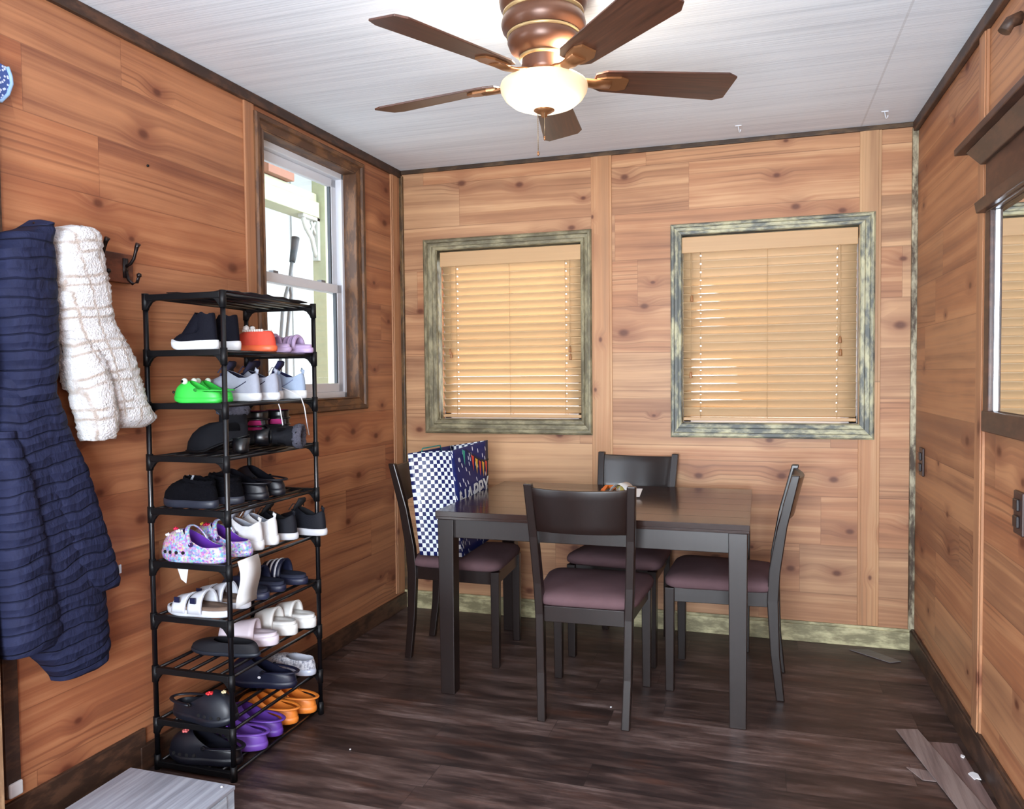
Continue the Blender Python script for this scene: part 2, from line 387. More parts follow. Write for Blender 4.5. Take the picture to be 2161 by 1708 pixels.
# back wall windows: white frame and glass behind the blinds
for nm, (a, b, c, d) in (('window_2', W1), ('window_3', W2)):
    f = MB(); f.box(a, a+.04, .085, .12, c, d); f.box(b-.04, b, .085, .12, c, d); f.box(a, b, .085, .12, c, c+.04); f.box(a, b, .085, .12, d-.04, d); f.box(a, b, .09, .115, (c+d)/2-.02, (c+d)/2+.02)
    wf = struct(f.build(nm, M_white, bevel=.003))
    p = MB(); p.box(a+.04, b-.04, .10, .104, c+.04, d-.04); p.build('pane', M_glass, wf)

# ------------------------------------------------------------------ wooden blinds
def blind_mat(name, rgb, tl):
    n = NT(name); s = n.sep(n.coord())
    g = n.noise(n.comb(n.math('MULTIPLY', s[0], 2.), n.math('MULTIPLY', s[1], 90.), n.math('MULTIPLY', s[2], 90.)), 1., 3.)
    c = lin(*rgb); col = n.mix(g, tuple(x*.9 for x in c), tuple(min(1, x*1.1) for x in c))
    n.bs(color=col, rough=.45, spec=.35)
    if tl:
        t = n.t; tr = t.nodes.new('ShaderNodeBsdfTranslucent'); n.put(tr.inputs[0], lin(255, 226, 182))
        mx = t.nodes.new('ShaderNodeMixShader'); mx.inputs[0].default_value = tl
        t.links.new(n.b.outputs[0], mx.inputs[1]); t.links.new(tr.outputs[0], mx.inputs[2]); t.links.new(mx.outputs[0], n.out.inputs[0])
    return n.m
M_bl1 = blind_mat('blind_slat_honey', (222, 186, 142), .035)
M_bl2 = blind_mat('blind_slat_tan', (208, 174, 134), .03)
M_blv = blind_mat('blind_valance', (206, 166, 122), 0)
M_cord = plain('cord_tan', (206, 172, 128), .7)
M_tass = plain('wood_tassel', (168, 116, 74), .45)
def blind(name, label, x0, x1, zt, zb, nsl, tilt, mat, tass, twist):
    t = thing(name, label, 'blind', ((x0+x1)/2, .03, zb))
    ox, oy, oz = (x0+x1)/2, .03, zb
    def P(mb, nm, mt, bevel=0., par=None):
        mb.v = [(a-ox, b-oy, c-oz) for a, b, c in mb.v]; return mb.build(nm, mt, par or t, bevel=bevel)
    v = MB(); v.box(x0-.004, x1+.002, -.008, .002, zt-.079, zt); v.box(x0, x1, .004, .05, zt-.045, zt-.003); P(v, 'valance', M_blv, .003)
    pitch = (zt-.075-zb-.02)/nsl; sw = .0525 if not twist else .0505
    holes = (x0+.085, x1-.085)
    xs = [x0]
    for hx in holes: xs += [hx-.0035, hx+.0035]
    xs += [x1]; xs = sorted(xs+[x0+(x1-x0)*q/8 for q in range(1, 8)])
    for i in range(nsl):
        z = zt-.075-pitch*(i+.5); n = 6
        loose = twist and (3 <= i <= 9 or 12 <= i <= 18)
        jit = random.uniform(-.015, .015)
        def stn(xx, sg):
            f = (xx-x0)/(x1-x0); a = tilt+jit
            if loose: a -= twist*max(0., 1-f/(.66 if i < 10 else .56))**.7*(.45+.55*min(1, f/.12))
            out = []
            for k in range(n+1):
                q = k/n-.5; cy = q*sw; bow = .003*(1-(2*q)**2)
                yy = .028-cy*cos(a)+bow*sin(a); zz = z+cy*sin(a)+bow*cos(a)
                out.append((xx, yy+sg*.0013*sin(a), zz+sg*.0013*cos(a)))
            return out
        s = MB(); up = [[s.av(p) for p in stn(xx, 1)] for xx in xs]; dn = [[s.av(p) for p in stn(xx, -1)] for xx in xs]
        for q in range(len(xs)-1):
            cut = any(abs((xs[q]+xs[q+1])/2-hx) < .002 for hx in holes)
            for k in range(n):
                if cut and k in (3,): continue
                s.face((up[q][k], up[q+1][k], up[q+1][k+1], up[q][k+1]), True); s.face((dn[q][k], dn[q][k+1], dn[q+1][k+1], dn[q+1][k]), True)
            for k in (0, n): s.face((up[q][k], dn[q][k], dn[q+1][k], up[q+1][k]))
        for q in (0, len(xs)-1):
            for k in range(n): s.face((up[q][k], up[q][k+1], dn[q][k+1], dn[q][k]))
        P(s, 'slat', mat)
    b = MB(); b.box(x0, x1, .008, .048, zb-.002, zb+.014); P(b, 'bottom_rail', M_blv, .003)
    c = MB()
    for xx in (x0+.085, (x0+x1)/2, x1-.085):
        for yy in (.003, .053): c.tube([(xx, yy, zt-.06), (xx, yy, zb+.01)], .0011, 5)
    P(c, 'ladder_cord', M_cord)
    for xx, zz in tass:
        c = MB(); c.tube([(xx, -.004, zt-.07), (xx, -.004, zz+.03)], .0010, 5); co = P(c, 'pull_cord', M_cord)
        k = MB(); k.lathe([(.002, zz+.032), (.006, zz+.028), (.008, zz+.004), (.007, zz)], 10, (xx, -.004), True, True); P(k, 'tassel', M_tass, 0, co)
    return t
blind('window_blind', 'honey coloured slatted blind glowing with daylight, in the narrower left window of the back wall', W1[0]+.022, W1[1]-.004, W1[3]-.012, W1[2]+.014, 20, RAD(47), M_bl1,
      [(.292, 1.42), (.300, 1.40), (.966, 1.42), (.968, 1.38)], 0)
blind('window_blind', 'tan slatted blind with thin bright streaks, in the right window of the back wall', W2[0]+.006, W2[1]-.012, W2[3]-.012, W2[2]+.016, 20, RAD(66), M_bl2,
      [(1.590, 1.66), (1.585, 1.28), (2.275, 1.44), (2.277, 1.38)], RAD(27))

# ------------------------------------------------------------------ ceiling fan
FC = (1.308, -1.76)
M_copper = plain('antique_copper_wood', (98, 62, 44), .34, var=.15, metal=.25, spec=.5)
M_gold = plain('cream_gold_band', (196, 166, 118), .3, metal=.5)
M_bronze = plain('brushed_bronze', (158, 108, 70), .32, metal=.6)
def blade_mat():
    n = NT('walnut_blade'); s = n.sep(n.coord())
    g = n.noise(n.comb(n.math('MULTIPLY', s[0], 5.), n.math('MULTIPLY', s[1], 110.), 0.), 1., 4., .6)
    c = n.ramp(g, [(.3, lin(56, 32, 24)), (.6, lin(88, 52, 38)), (.8, lin(108, 68, 50))]); n.bs(color=c, rough=.38, spec=.5, coat=.25, croug=.3); return n.m
M_blade = blade_mat()
fan = thing('ceiling_fan', 'five-bladed brown ceiling fan with a glowing frosted glass bowl light', 'ceiling fan', (FC[0], FC[1], H))
def fz(z): return z-H
h = MB(); h.lathe([(.122, 0), (.128, -.02), (.130, -.045), (.126, -.066), (.116, -.080)], 48)
h.lathe([(.114, -.090), (.121, -.100), (.124, -.115), (.120, -.130), (.108, -.144)], 48)
h.lathe([(.104, -.152), (.106, -.166), (.098, -.186), (.080, -.200), (.066, -.206), (.064, -.214), (.066, -.244), (.060, -.262), (.0, -.262)], 48); h.build('motor_housing', M_copper, fan)
r = MB(); r.lathe([(.110, -.078), (.118, -.080), (.119, -.086), (.110, -.092)], 48); r.lathe([(.100, -.141), (.108, -.145), (.108, -.151), (.100, -.154)], 48)
r.lathe([(.060, -.205), (.072, -.208), (.072, -.213), (.060, -.216)], 40); r.build('accent_band', M_gold, fan)
BLZ = -.268
for k in range(5):
    az = RAD(26+72*k)
    b = MB(); n = 14; L0, L1 = .150, .575
    prof = []
    for i in range(n+1):
        t = i/n; x = L0+(L1-L0)*t; hw = .050+.022*t
        if t > .93: hw -= .018*((t-.93)/.07)**2
        if t < .06: hw -= .016*((.06-t)/.06)**2
        prof.append((x, hw))
    for sg in (1,):
        top = [[(x, -hw, .003), (x, hw, .003), (x, hw, -.003), (x, -hw, -.003)] for x, hw in prof]
        b.rings(top, True, True, True, False)
    pitch = Matrix.Rotation(RAD(-12), 4, 'X')
    bo = b.build('fan_blade', M_blade, fan, bevel=.0015)
    MBL = Matrix.Translation((0, 0, BLZ)) @ Matrix.Rotation(az, 4, 'Z') @ pitch; bo.matrix_local = MBL
    a = MB()
    a.tube([(.055, 0, .012), (.09, 0, .004), (.12, 0, -.006), (.15, 0, -.010), (.20, 0, -.0075)], lambda t: .016+.008*t, 10, True, .35)
    a.rings([[(x, y*wd, -.0035) for y in (-1, 1)]+[(x, y*wd, -.010) for y in (1, -1)] for x, wd in ((.155, .020), (.18, .030), (.225, .033), (.25, .022))], True, True, True, False)
    ao = a.build('blade_bracket', M_bronze, fan); ao.matrix_local = MBL
n = NT('frosted_bowl_glow'); s = n.sep(n.coord()); rad = n.math('SQRT', n.math('ADD', n.math('MULTIPLY', s[0], s[0]), n.math('MULTIPLY', s[1], s[1])))
n.bs(color=lin(214, 196, 166), rough=.35, emit=n.ramp(n.math('MULTIPLY', rad, 7.8), [(.0, (1., .90, .70)), (.75, (1., .86, .62)), (1., (1., .70, .40))]), estr=n.math('MULTIPLY_ADD', n.smooth(rad, .135, .075), .80, .18)); M_bowl = n.m
g = MB(); g.lathe([(.118, -.278), (.126, -.284), (.1285, -.294), (.126, -.308), (.115, -.326), (.094, -.343), (.066, -.354), (.034, -.360), (.0, -.361)], 48); g.build('glass_bowl', M_bowl, fan)
f = MB(); f.lathe([(.030, -.356), (.031, -.361), (.020, -.368), (.010, -.372), (.0085, -.380), (.0, -.384)], 24); f.build('finial', M_bronze, fan)
for dx, dy, ln in ((-.018, -.004, .105), (.004, -.012, .065)):
    c = MB(); c.tube([(dx, dy, -.362), (dx, dy, -.372-ln)], .0011, 6)
    nb = int(ln/.006)
    for q in range(nb): c.lathe([(.0, -.372-q*.006), (.0017, -.374-q*.006), (.0, -.376-q*.006)], 6, (dx, dy))
    pc = c.build('pull_chain', plain('chain_brass', (150, 130, 104), .35, metal=.8), fan)
    e = MB(); e.lathe([(.0, -.372-ln), (.003, -.375-ln), (.0035, -.383-ln), (.0, -.388-ln)], 10, (dx, dy)); e.build('chain_end', M_bronze, pc)
for k, (a, e) in enumerate(((-20, 5.), (150, 3.5))):
    d = bpy.data.lights.new('bowl_bulb', 'POINT'); d.energy = e; d.color = (1., .87, .70); d.shadow_soft_size = .022
    o = bpy.data.objects.new('bowl_bulb', d); COL.objects.link(o); o.location = (FC[0]+.092*cos(RAD(a)), FC[1]+.092*sin(RAD(a)), H-.232)

# ------------------------------------------------------------------ dining table and chairs
def darkwood(name, rgb, rough, au=0):
    n = NT(name); s = n.sep(n.coord()); sc = [70., 70., 70.]; sc[au] = 3.
    g = n.noise(n.comb(*[n.math('MULTIPLY', s[i], sc[i]) for i in range(3)]), 1., 4., .6); c = lin(*rgb)
    n.bs(color=n.mix(g, tuple(x*.65 for x in c), tuple(x*1.4 for x in c)), rough=rough, spec=.5, coat=.12, croug=.2); n.bump(g, .06, .002); return n.m
M_espresso = darkwood('espresso_wood', (30, 18, 15), .30, 2)
M_tabletop = darkwood('espresso_table_top', (44, 26, 21), .15, 0)
M_mic = plain('brown_microfibre', (104, 80, 84), .9, var=.16, nscale=14., bump=.15, spec=.1)
tb = thing('dining_table', 'dark espresso wooden dining table with square legs, surrounded by chairs', 'table', (1.268, -.635, 0))
tx, ty = .612, .455
m = MB()
for q in range(6): m.box(-tx, tx, -ty+ty*2*q/6+.0004, -ty+ty*2*(q+1)/6-.0004, .7335, .755)
m.box(-tx+.001, tx-.001, -ty+.001, ty-.001, .723, .7335); m.build('tabletop', M_tabletop, tb, bevel=.0012)
m = MB()
for s_ in (-1, 1): m.box(-tx+.055, tx-.055, s_*(ty-.034)-.011, s_*(ty-.034)+.011, .645, .7225); m.box(s_*(tx-.034)-.011, s_*(tx-.034)+.011, -ty+.055, ty-.055, .645, .7225)
m.build('apron', M_espresso, tb, bevel=.002)
for sx in (-1, 1):
    for sy in (-1, 1):
        m = MB(); cx, cy = sx*(tx-.041), sy*(ty-.041); a, b = .034, .030
        m.hexa([(cx-b, cy-b, 0), (cx+b, cy-b, 0), (cx+b, cy+b, 0), (cx-b, cy+b, 0)], [(cx-a, cy-a, .7228), (cx+a, cy-a, .7228), (cx+a, cy+a, .7228), (cx-a, cy+a, .7228)])
        m.build('leg', M_espresso, tb, bevel=.003)

def chair(label, loc, rz):
    t = thing('dining_chair', label, 'chair', loc, rz, None)
    for sx in (-1, 1):
        pts = [(.158, -.235, 0), (.164, -.215, .18), (.168, -.205, .40), (.173, -.212, .52), (.181, -.240, .70), (.190, -.290, .905)]
        m = MB(); w_ = .016
        m.rings([[(sx*x-w_, y-d_, z), (sx*x+w_, y-d_, z), (sx*x+w_, y+d_, z), (sx*x-w_, y+d_, z)] for (x, y, z), d_ in zip(pts, (.016, .018, .022, .022, .019, .015))], True, True, True, False)
        m.build('rear_leg', M_espresso, t, bevel=.004)
        m = MB(); x, y = sx*.188, .195
        m.hexa([(x-.017, y-.017, 0), (x+.017, y-.017, 0), (x+.017, y+.017, 0), (x-.017, y+.017, 0)], [(x-.02, y-.02, .43), (x+.02, y-.02, .43), (x+.02, y+.02, .43), (x-.02, y+.02, .43)])
        m.build('front_leg', M_espresso, t, bevel=.003)
    m = MB(); m.box(-.168, .168, .185, .205, .372, .432); m.box(-.152, .152, -.215, -.195, .372, .432)
    for sx in (-1, 1): m.hexa([(sx*.160-.009, -.19, .372), (sx*.160+.009, -.19, .372), (sx*.188+.009, .18, .372), (sx*.188-.009, .18, .372)], [(sx*.160-.009, -.19, .432), (sx*.160+.009, -.19, .432), (sx*.188+.009, .18, .432), (sx*.188-.009, .18, .432)])
    m.build('seat_frame', M_espresso, t, bevel=.002)
    # cushion, domed with rounded edge
    rings = []
    def outl(sc, z, dome=0):
        pts = []; N = 32
        for k in range(N):
            a = 2*pi*k/N; ca, sa = cos(a), sin(a); e = .28
            x = math.copysign(abs(ca)**e, ca); y = math.copysign(abs(sa)**e, sa)
            hw = .212+.018*y if True else 0
            pts.append((x*(hw-sc)*(1-.0), y*(.222-sc), z))
        return pts
    for sc, z in ((.012, .432), (.002, .440), (0, .456), (.006, .468), (.022, .478), (.06, .485), (.12, .489), (.19, .491)): rings.append(outl(sc, z))
    m = MB(); m.rings(rings, True, True, True); m.build('seat', M_mic, t)
    # curved back panel between posts
    def pan(z, fr): # y of post front at z
        y = -.240-(z-.70)*.244
        return y
    ys = []
    m = MB(); nx, nz = 12, 5; R = []
    for i in range(nx+1):
        q = i/nx*2-1; sag = .030*(1-q*q)
        col = []
        for j in range(nz+1):
            z = .722+(.892-.006*(1-q*q)-.722)*j/nz; col.append((z, pan(z, 0)-sag))
        half = .164+.0
        R.append([(q*(half+.022*(z-.70)/.2+.002), y+.009, z) for z, y in col]+[(q*(half+.022*(z-.70)/.2+.002), y-.009, z) for z, y in col[::-1]])
    m.rings(R, True, True, True, True); o = m.build('backrest', M_espresso, t)
    md = o.modifiers.new('bevel', 'BEVEL'); md.width = .003; md.segments = 2; md.limit_method = 'ANGLE'; md.angle_limit = RAD(50)
    return t
c1 = chair('dark wood chair in front of the table, its back to the camera', (1.283, -.965, 0), RAD(1.5))
specs = [('dark wood chair at the right end of the table, seen side-on', (1.765, -.600, 0), RAD(90-2)),
         ('dark wood chair left of the table, holding the checkered gift bag', (.590, -.565, 0), RAD(-90+3)),
         ('dark wood chair behind the table against the wall, below the gap between the windows', (1.296, -.335, 0), RAD(180-6))]
for lb, loc, rz in specs:
    c = copy_tree(c1); c.location = loc; c.rotation_euler = (0, 0, rz); c['label'] = lb

# ------------------------------------------------------------------ gift bag
def bag_mat():
    n = NT('bag_checkered'); uv = n.sep(n.coord('UV')); k = .0175
    a = n.math('FLOOR', n.math('DIVIDE', uv[0], k)); b = n.math('FLOOR', n.math('DIVIDE', uv[1], k))
    ch = n.math('MODULO', n.math('ABSOLUTE', n.math('ADD', a, b)), 2.)
    n.bs(color=n.mix(ch, lin(24, 34, 92), lin(238, 244, 248)), rough=.3, coat=.2); return n.m
def navy_mat():
    n = NT('bag_navy_confetti'); uv = n.coord('UV'); s = n.sep(uv)
    vo = n.voro(n.comb(n.math('MULTIPLY', s[0], 22.), n.math('MULTIPLY', s[1], 22.), 0.), 1.)
    # short slanted strokes: distance measured in a squeezed, sheared frame
    vo2 = n.voro(n.comb(n.math('MULTIPLY', n.math('ADD', s[0], n.math('MULTIPLY', s[1], .35)), 46.), n.math('MULTIPLY', s[1], 20.), 0.), 1.)
    m_ = n.math('MULTIPLY', n.math('LESS_THAN', vo2['Distance'], .21), n.math('GREATER_THAN', n.sep(vo2['Color'])[0], .45))
    n.bs(color=n.mix(m_, lin(22, 36, 100), lin(236, 240, 246)), rough=.45, spec=.3); return n.m
M_bagck, M_bagnv = bag_mat(), navy_mat()
bag = thing('gift_bag', 'navy gift bag with checks and HAPPY printed on it, standing on the left chair', 'gift bag', (.55, -.57, .492))
bo_ = Vector((.55, -.57, .492))
B = [(.445, -.775, .492), (.645, -.765, .492), (.640, -.385, .492), (.455, -.385, .492)]
T = [(.372, -.735, .948), (.575, -.715, .962), (.635, -.375, .985), (.445, -.375, .955)]
def lerp(a, b, t): return Vector(a)*(1-t)+Vector(b)*t
def bagface(i, j, wd, mi, name, mats, fold=0., nu=10, nv=14, u0=0.):
    m = MB(); idx = []
    for v in range(nv+1):
        row = []
        for u in range(nu+1):
            a = lerp(B[i], T[i], v/nv); b = lerp(B[j], T[j], v/nv); p = lerp(a, b, u/nu)
            tv = v/nv; tu = u/nu
            nrm = (Vector(B[j])-Vector(B[i])).cross(Vector((0, 0, 1))).normalized()
            dent = fold*(sin(pi*tu)**.6)*(tv**1.5) + .010*sin(7*tv+3*tu)*sin(pi*tu)*sin(pi*tv) + (.012*math.exp(-((tv-.52)/.05)**2)*sin(pi*tu) if fold else 0)
            p = p - nrm*dent
            row.append(m.av(p-bo_))
        idx.append(row)
    Hh = .46
    for v in range(nv):
        for u in range(nu):
            m.face((idx[v][u], idx[v][u+1], idx[v+1][u+1], idx[v+1][u]), True,
                   [(u0+wd*u/nu, Hh*v/nv), (u0+wd*(u+1)/nu, Hh*v/nv), (u0+wd*(u+1)/nu, Hh*(v+1)/nv), (u0+wd*u/nu, Hh*(v+1)/nv)])
    return m.build(name, mats, bag, solid=.0015)
bagface(0, 1, .21, 0, 'checkered_side_panel', M_bagck, .045)
bagface(2, 3, .21, 0, 'checkered_side_panel', M_bagck, .030)
bagface(1, 2, .40, 0, 'printed_front_panel', M_bagnv, .0)
bagface(3, 0, .40, 0, 'printed_back_panel', M_bagnv, .0)
m = MB(); m.face([m.av(Vector(p)-bo_+Vector((0, 0, .001))) for p in B]); m.build('bag_base', M_bagnv, bag, solid=.0015)
def onface(u, v, off=.004):
    a = lerp(B[1], T[1], v); b = lerp(B[2], T[2], v); p = lerp(a, b, u)
    return p + Vector((1, -.02, 0)).normalized()*off - bo_ + Vector((.010*abs(sin(7*v+3*u)*sin(pi*u)*sin(pi*v)), 0, 0))
# bunting
m = MB(); cols = [0, 1, 2, 1, 2, 1]
for k in range(6):
    u = .42+k*.098; vt = .965-.30*sin(min(1, (k+.4)/5.2)*pi/2)*.55
    if k == 0: u, vt = .30, .975
    m.cm = cols[k]; wd = .036
    m.face([m.av(onface(u-wd, vt+.012)), m.av(onface(u+.005, vt-.15)), m.av(onface(u+wd, vt-.012))])
m.cm = 3
for k in range(8):
    u = .36+k*.08; v1 = .975-.165*sin(min(1, k/7)*pi/2); v2 = .975-.165*sin(min(1, (k+1)/7)*pi/2)
    m.face([m.av(onface(u, v1+.006)), m.av(onface(u, v1-.006)), m.av(onface(u+.08, v2-.006)), m.av(onface(u+.08, v2+.006))])
m.build('bunting_print', [plain('pennant_teal', (40, 160, 140), .4), plain('pennant_red', (222, 66, 50), .4), plain('pennant_yellow', (236, 186, 60), .4), plain('bunting_string', (14, 26, 34), .5)], bag)
# checkered flag print low on the front
m = MB()
for a in range(4):
    for b in range(5):
        if (a+b) % 2: continue
        u, v = .22+a*.045, .15+b*.040-a*.006
        m.face([m.av(onface(u, v, .003)), m.av(onface(u+.045, v-.006, .003)), m.av(onface(u+.045, v+.034, .003)), m.av(onface(u, v+.040, .003))])
m.build('flag_print', plain('print_white', (236, 240, 246), .4), bag)
def text_mesh(txt, size, mat, parent, mw, name='lettering', ext=.0006):
    cu = bpy.data.curves.new('txt', 'FONT'); cu.body = txt; cu.size = size; cu.extrude = ext; cu.offset = .0012; cu.shear = .25; cu.space_character = 1.02
    o = bpy.data.objects.new('txt', cu); COL.objects.link(o); bpy.context.view_layer.update()
    me = bpy.data.meshes.new_from_object(o.evaluated_get(bpy.context.evaluated_depsgraph_get())); bpy.data.objects.remove(o)
    me.materials.clear(); me.materials.append(mat); q = bpy.data.objects.new(name, me); COL.objects.link(q); q.parent = parent; q.matrix_local = mw; return q
p0 = onface(.02, .435, .012); p1 = onface(.9, .485, .012); up = onface(.5, .8, .012)-onface(.5, .5, .012)
ex = (p1-p0).normalized(); ez = ex.cross(up).normalized(); ey = ez.cross(ex)
MW = Matrix((ex, ey, ez)).transposed().to_4x4(); MW.translation = p0
text_mesh('HAPPY', .112, plain('letter_silver', (206, 210, 214), .35), bag, MW)
m = MB()
for fx, yy in ((0, -.735), (1, -.375)):
    pass
for y_, x_ in ((-.68, .395), (-.44, .43)):
    pass
m.tube([lerp(T[0], T[3], .25)-bo_+Vector((.004, 0, -.03)), lerp(T[0], T[3], .3)-bo_+Vector((.004, 0, .012)), lerp(T[0], T[3], .7)-bo_+Vector((.004, 0, .012)), lerp(T[0], T[3], .75)-bo_+Vector((.004, 0, -.03))], .003, 8)
m.build('cord_handle', plain('teal_cord', (40, 140, 132), .6), bag)

# wrapper and paper on the table
wr = MB(); random.seed(3); idx = []
for i in range(7):
    row = []
    for j in range(5):
        row.append(wr.av((i*.018-.054, j*.016-.032, .004+.030*random.random()*(1 if 0 < i < 6 else .4))))
    idx.append(row)
for i in range(6):
    for j in range(4):
        wr.cm = 0 if i < 4 else (1 if (i+j) % 2 else 2); wr.face((idx[i][j], idx[i+1][j], idx[i+1][j+1], idx[i][j+1]))
o = wr.build('snack_wrapper', [plain('wrapper_orange', (230, 120, 40), .3), plain('wrapper_yellow', (240, 226, 130), .3), plain('wrapper_white', (236, 236, 232), .4)], solid=.0008)
o.location = (1.262, -.40, .756); tag(o, 'crumpled orange snack wrapper lying on the dark table', 'wrapper')
pp = MB(); idx = []
for i in range(9):
    t_ = i/8; x = -.06+.12*t_; z = .004+.040*sin(pi*min(1, t_*1.25))**.7 if t_ < .8 else .004
    idx.append([pp.av((x, -.03, z)), pp.av((x+.01, .035, z+.004))])
for i in range(8): pp.face((idx[i][0], idx[i+1][0], idx[i+1][1], idx[i][1]), True)
o = pp.build('paper_sheet', plain('white_paper', (238, 238, 236), .6), solid=.0008); o.location = (1.315, -.44, .756); o.rotation_euler = (0, 0, -.35)
tag(o, 'curled white paper lying on the dark table beside the wrapper', 'paper')
pc = MB(); pc.face([pc.av((-.022, -.055, .006)), pc.av((.018, -.05, .006)), pc.av((.03, .03, .030)), pc.av((-.03, .035, .030))])
o = pc.build('paper_slip', plain('white_card', (244, 244, 242), .5), solid=.0008); o.location = (1.385, -.52, .756); o.rotation_euler = (0, 0, .12)
tag(o, 'small folded white slip at the right of the papers on the table', 'paper')

# ------------------------------------------------------------------ shoe rack
LV = [1.570, 1.388, 1.216, 1.044, .870, .695, .515, .338, .165, .022]
rack = thing('shoe_rack', 'tall narrow black metal shoe rack with ten tiers, standing by the left wall', 'shoe rack', (.145, -1.655, 0))
RX0, RX1, RY0, RY1 = -.150, .150, -.262, .265
for x in (RX0, RX1):
    for y in (RY0, RY1):
        m = MB(); m.tube([(x, y, 0), (x, y, 1.575)], .0085, 10); p = m.build('post', M_black, rack)
        for z in LV[:-1]:
            j = MB(); j.tube([(x, y, z-.042), (x, y, z+.012)], .0115, 10); j.build('joint', M_blackpl, p)
        j = MB(); j.tube([(x, y, 0), (x, y, .05)], .0115, 10); j.build('foot', M_blackpl, p)
for li, z in enumerate(LV):
    for y in (RY0, RY1):
        m = MB()   # flat plastic end pieces with curved corners
        m.box(RX0+.006, RX1-.006, y-.009, y+.009, z-.012, z+.008)
        if li < 9:
            for sx in (-1, 1):
                xc = sx*.150; pts = [(xc-sx*.006, z-.010), (xc-sx*.045, z-.010), (xc-sx*.026, z-.018), (xc-sx*.014, z-.032), (xc-sx*.006, z-.045)]
                a = [m.av((x, y-.006, zz)) for x, zz in pts]; b = [m.av((x, y+.006, zz)) for x, zz in pts]
                m.face(a); m.face(b[::-1])
                for k in range(5): m.face((a[k], a[(k+1) % 5], b[(k+1) % 5], b[k]))
        m.build('tier_frame', M_blackpl, rack, bevel=.002)
    for x in (RX0+.004, RX0+.062, RX0+.125, RX1-.110, RX1-.055, RX1-.004):
        m = MB(); m.tube([(x, RY0, z), (x, RY1, z)], .0058, 8); m.build('tier_rod', M_black, rack)
# black cloth on top tier
m = MB(); idx = []
for i in range(15):
    row = []
    for j in range(7):
        x = .03+.26*j/6; y = -1.86+.44*i/14; row.append(m.av((x, y, 1.580+.010*random.random()+.018*math.exp(-((i-9)/2.)**2-((j-2)/2.)**2))))
    idx.append(row)
for i in range(14):
    for j in range(6): m.face((idx[i][j], idx[i+1][j], idx[i+1][j+1], idx[i][j+1]), True)
o = m.build('folded_cloth', plain('black_cloth', (24, 24, 30), .5), solid=.003); tag(o, 'flat black cloth lying on the top of the shoe rack', 'cloth')

# ------------------------------------------------------------------ footwear builders (toe towards +x, heel at x=0, base z=0)
def foot(L, Wd, N=40, sc=1., dx=0.):
    pts = []
    for k in range(N):
        a = 2*pi*k/N; ca, sa = cos(a), sin(a)
        x = math.copysign(abs(ca)**.86, ca); y = math.copysign(abs(sa)**.80, sa)
        hw = .86+.14*x-.10*math.exp(-((x+.12)/.28)**2)+.05*math.exp(-((x-.45)/.3)**2)
        pts.append((L/2+x*L/2*sc+dx, y*Wd/2*hw*sc))
    return pts
def opening(L, Wd, c, hl, hw, N=40):
    return [(L*c+L*hl*math.copysign(abs(cos(2*pi*k/N))**.9, cos(2*pi*k/N)), Wd*hw*math.copysign(abs(sin(2*pi*k/N))**.85, sin(2*pi*k/N))) for k in range(N)]
def sole(L, Wd, h, mat, par, toe=.012, sc=1.0, name='sole', wedge=0., flare=.02, heel_h=0.):
    m = MB(); N = 40; f = foot(L, Wd, N, sc)
    def zz(x, z): return z + toe*max(0, (x/L-.72)/.28)**2
    rs = []
    for s_, z in ((.95, 0.), (1.0, .004), (1.0+flare*.3, h*.6), (1.0-.01, h)):
        rs.append([((x-L/2)*s_+L/2, y*s_, zz(x, z + (wedge*(1-x/L) if z >= h*.6 else 0))) for x, y in f])
    m.rings(rs, True, True, True, True); return m.build(name, mat, par)
def upper(L, Wd, z0, prof, opn, mat, par, inner=None, name='upper', bulge=1., toe=.012, nv=10, N=40, sc=.96, noise=0., innermat=None, vamp=0., sockish=False):
    """prof(t) -> rim height at t=x/L ; opn = (centre, half len, half width frac)"""
    f = foot(L, Wd, N, sc); q = opening(L, Wd, *opn, N)
    rs = []
    rnd = random.Random(int(L*1e4)+int(z0*1e4))
    for v in range(nv+1):
        a = (1-cos(v/nv*pi/2))**bulge; b = sin(v/nv*pi/2)
        t = v/nv; ring = []
        for (fx, fy), (qx, qy) in zip(f, q):
            wf = min(1., max(0., (fx-qx)/(L*.26))) if vamp else 0.
            a2 = a*(1-wf)+((t**1.15) if not sockish else min(1, t/.62)**1.1)*wf; rim = prof(qx/L)
            zv = min(rim, z0+vamp)*1.0
            b2 = b*(1-wf)*(rim-z0)+wf*((zv-z0)*sin(min(1, t*2.6)*pi/2)**.8+(rim-zv)*(((max(0, t-.15)/.85)**1.7) if not sockish else (.22*t+.78*max(0, (t-.5)/.5)**1.1)))
            ring.append((fx*(1-a2)+qx*a2, fy*(1-a2)+qy*a2, z0+toe*max(0, (fx/L-.72)/.28)**2*(1-b)+b2+noise*(rnd.random()-.5)))
        rs.append(ring)
    m = MB(); m.rings(rs, True, False, False)
    # inner surface
    m.cm = 1 if innermat else 0
    inn = []
    for v in range(5):
        t = v/4; inn.append([(qx*(1-t)+(L*.5+(fx-L*.5)*.86)*t*1.0, qy*.95*(1-t)+fy*.84*t, (prof(qx/L)-.001)*(1-t)+(z0+.003)*t) for (fx, fy), (qx, qy) in zip(f, q)])
    m.rings(inn, True, False, True)
    return m.build(name, [mat]+([innermat] if innermat else []), par)
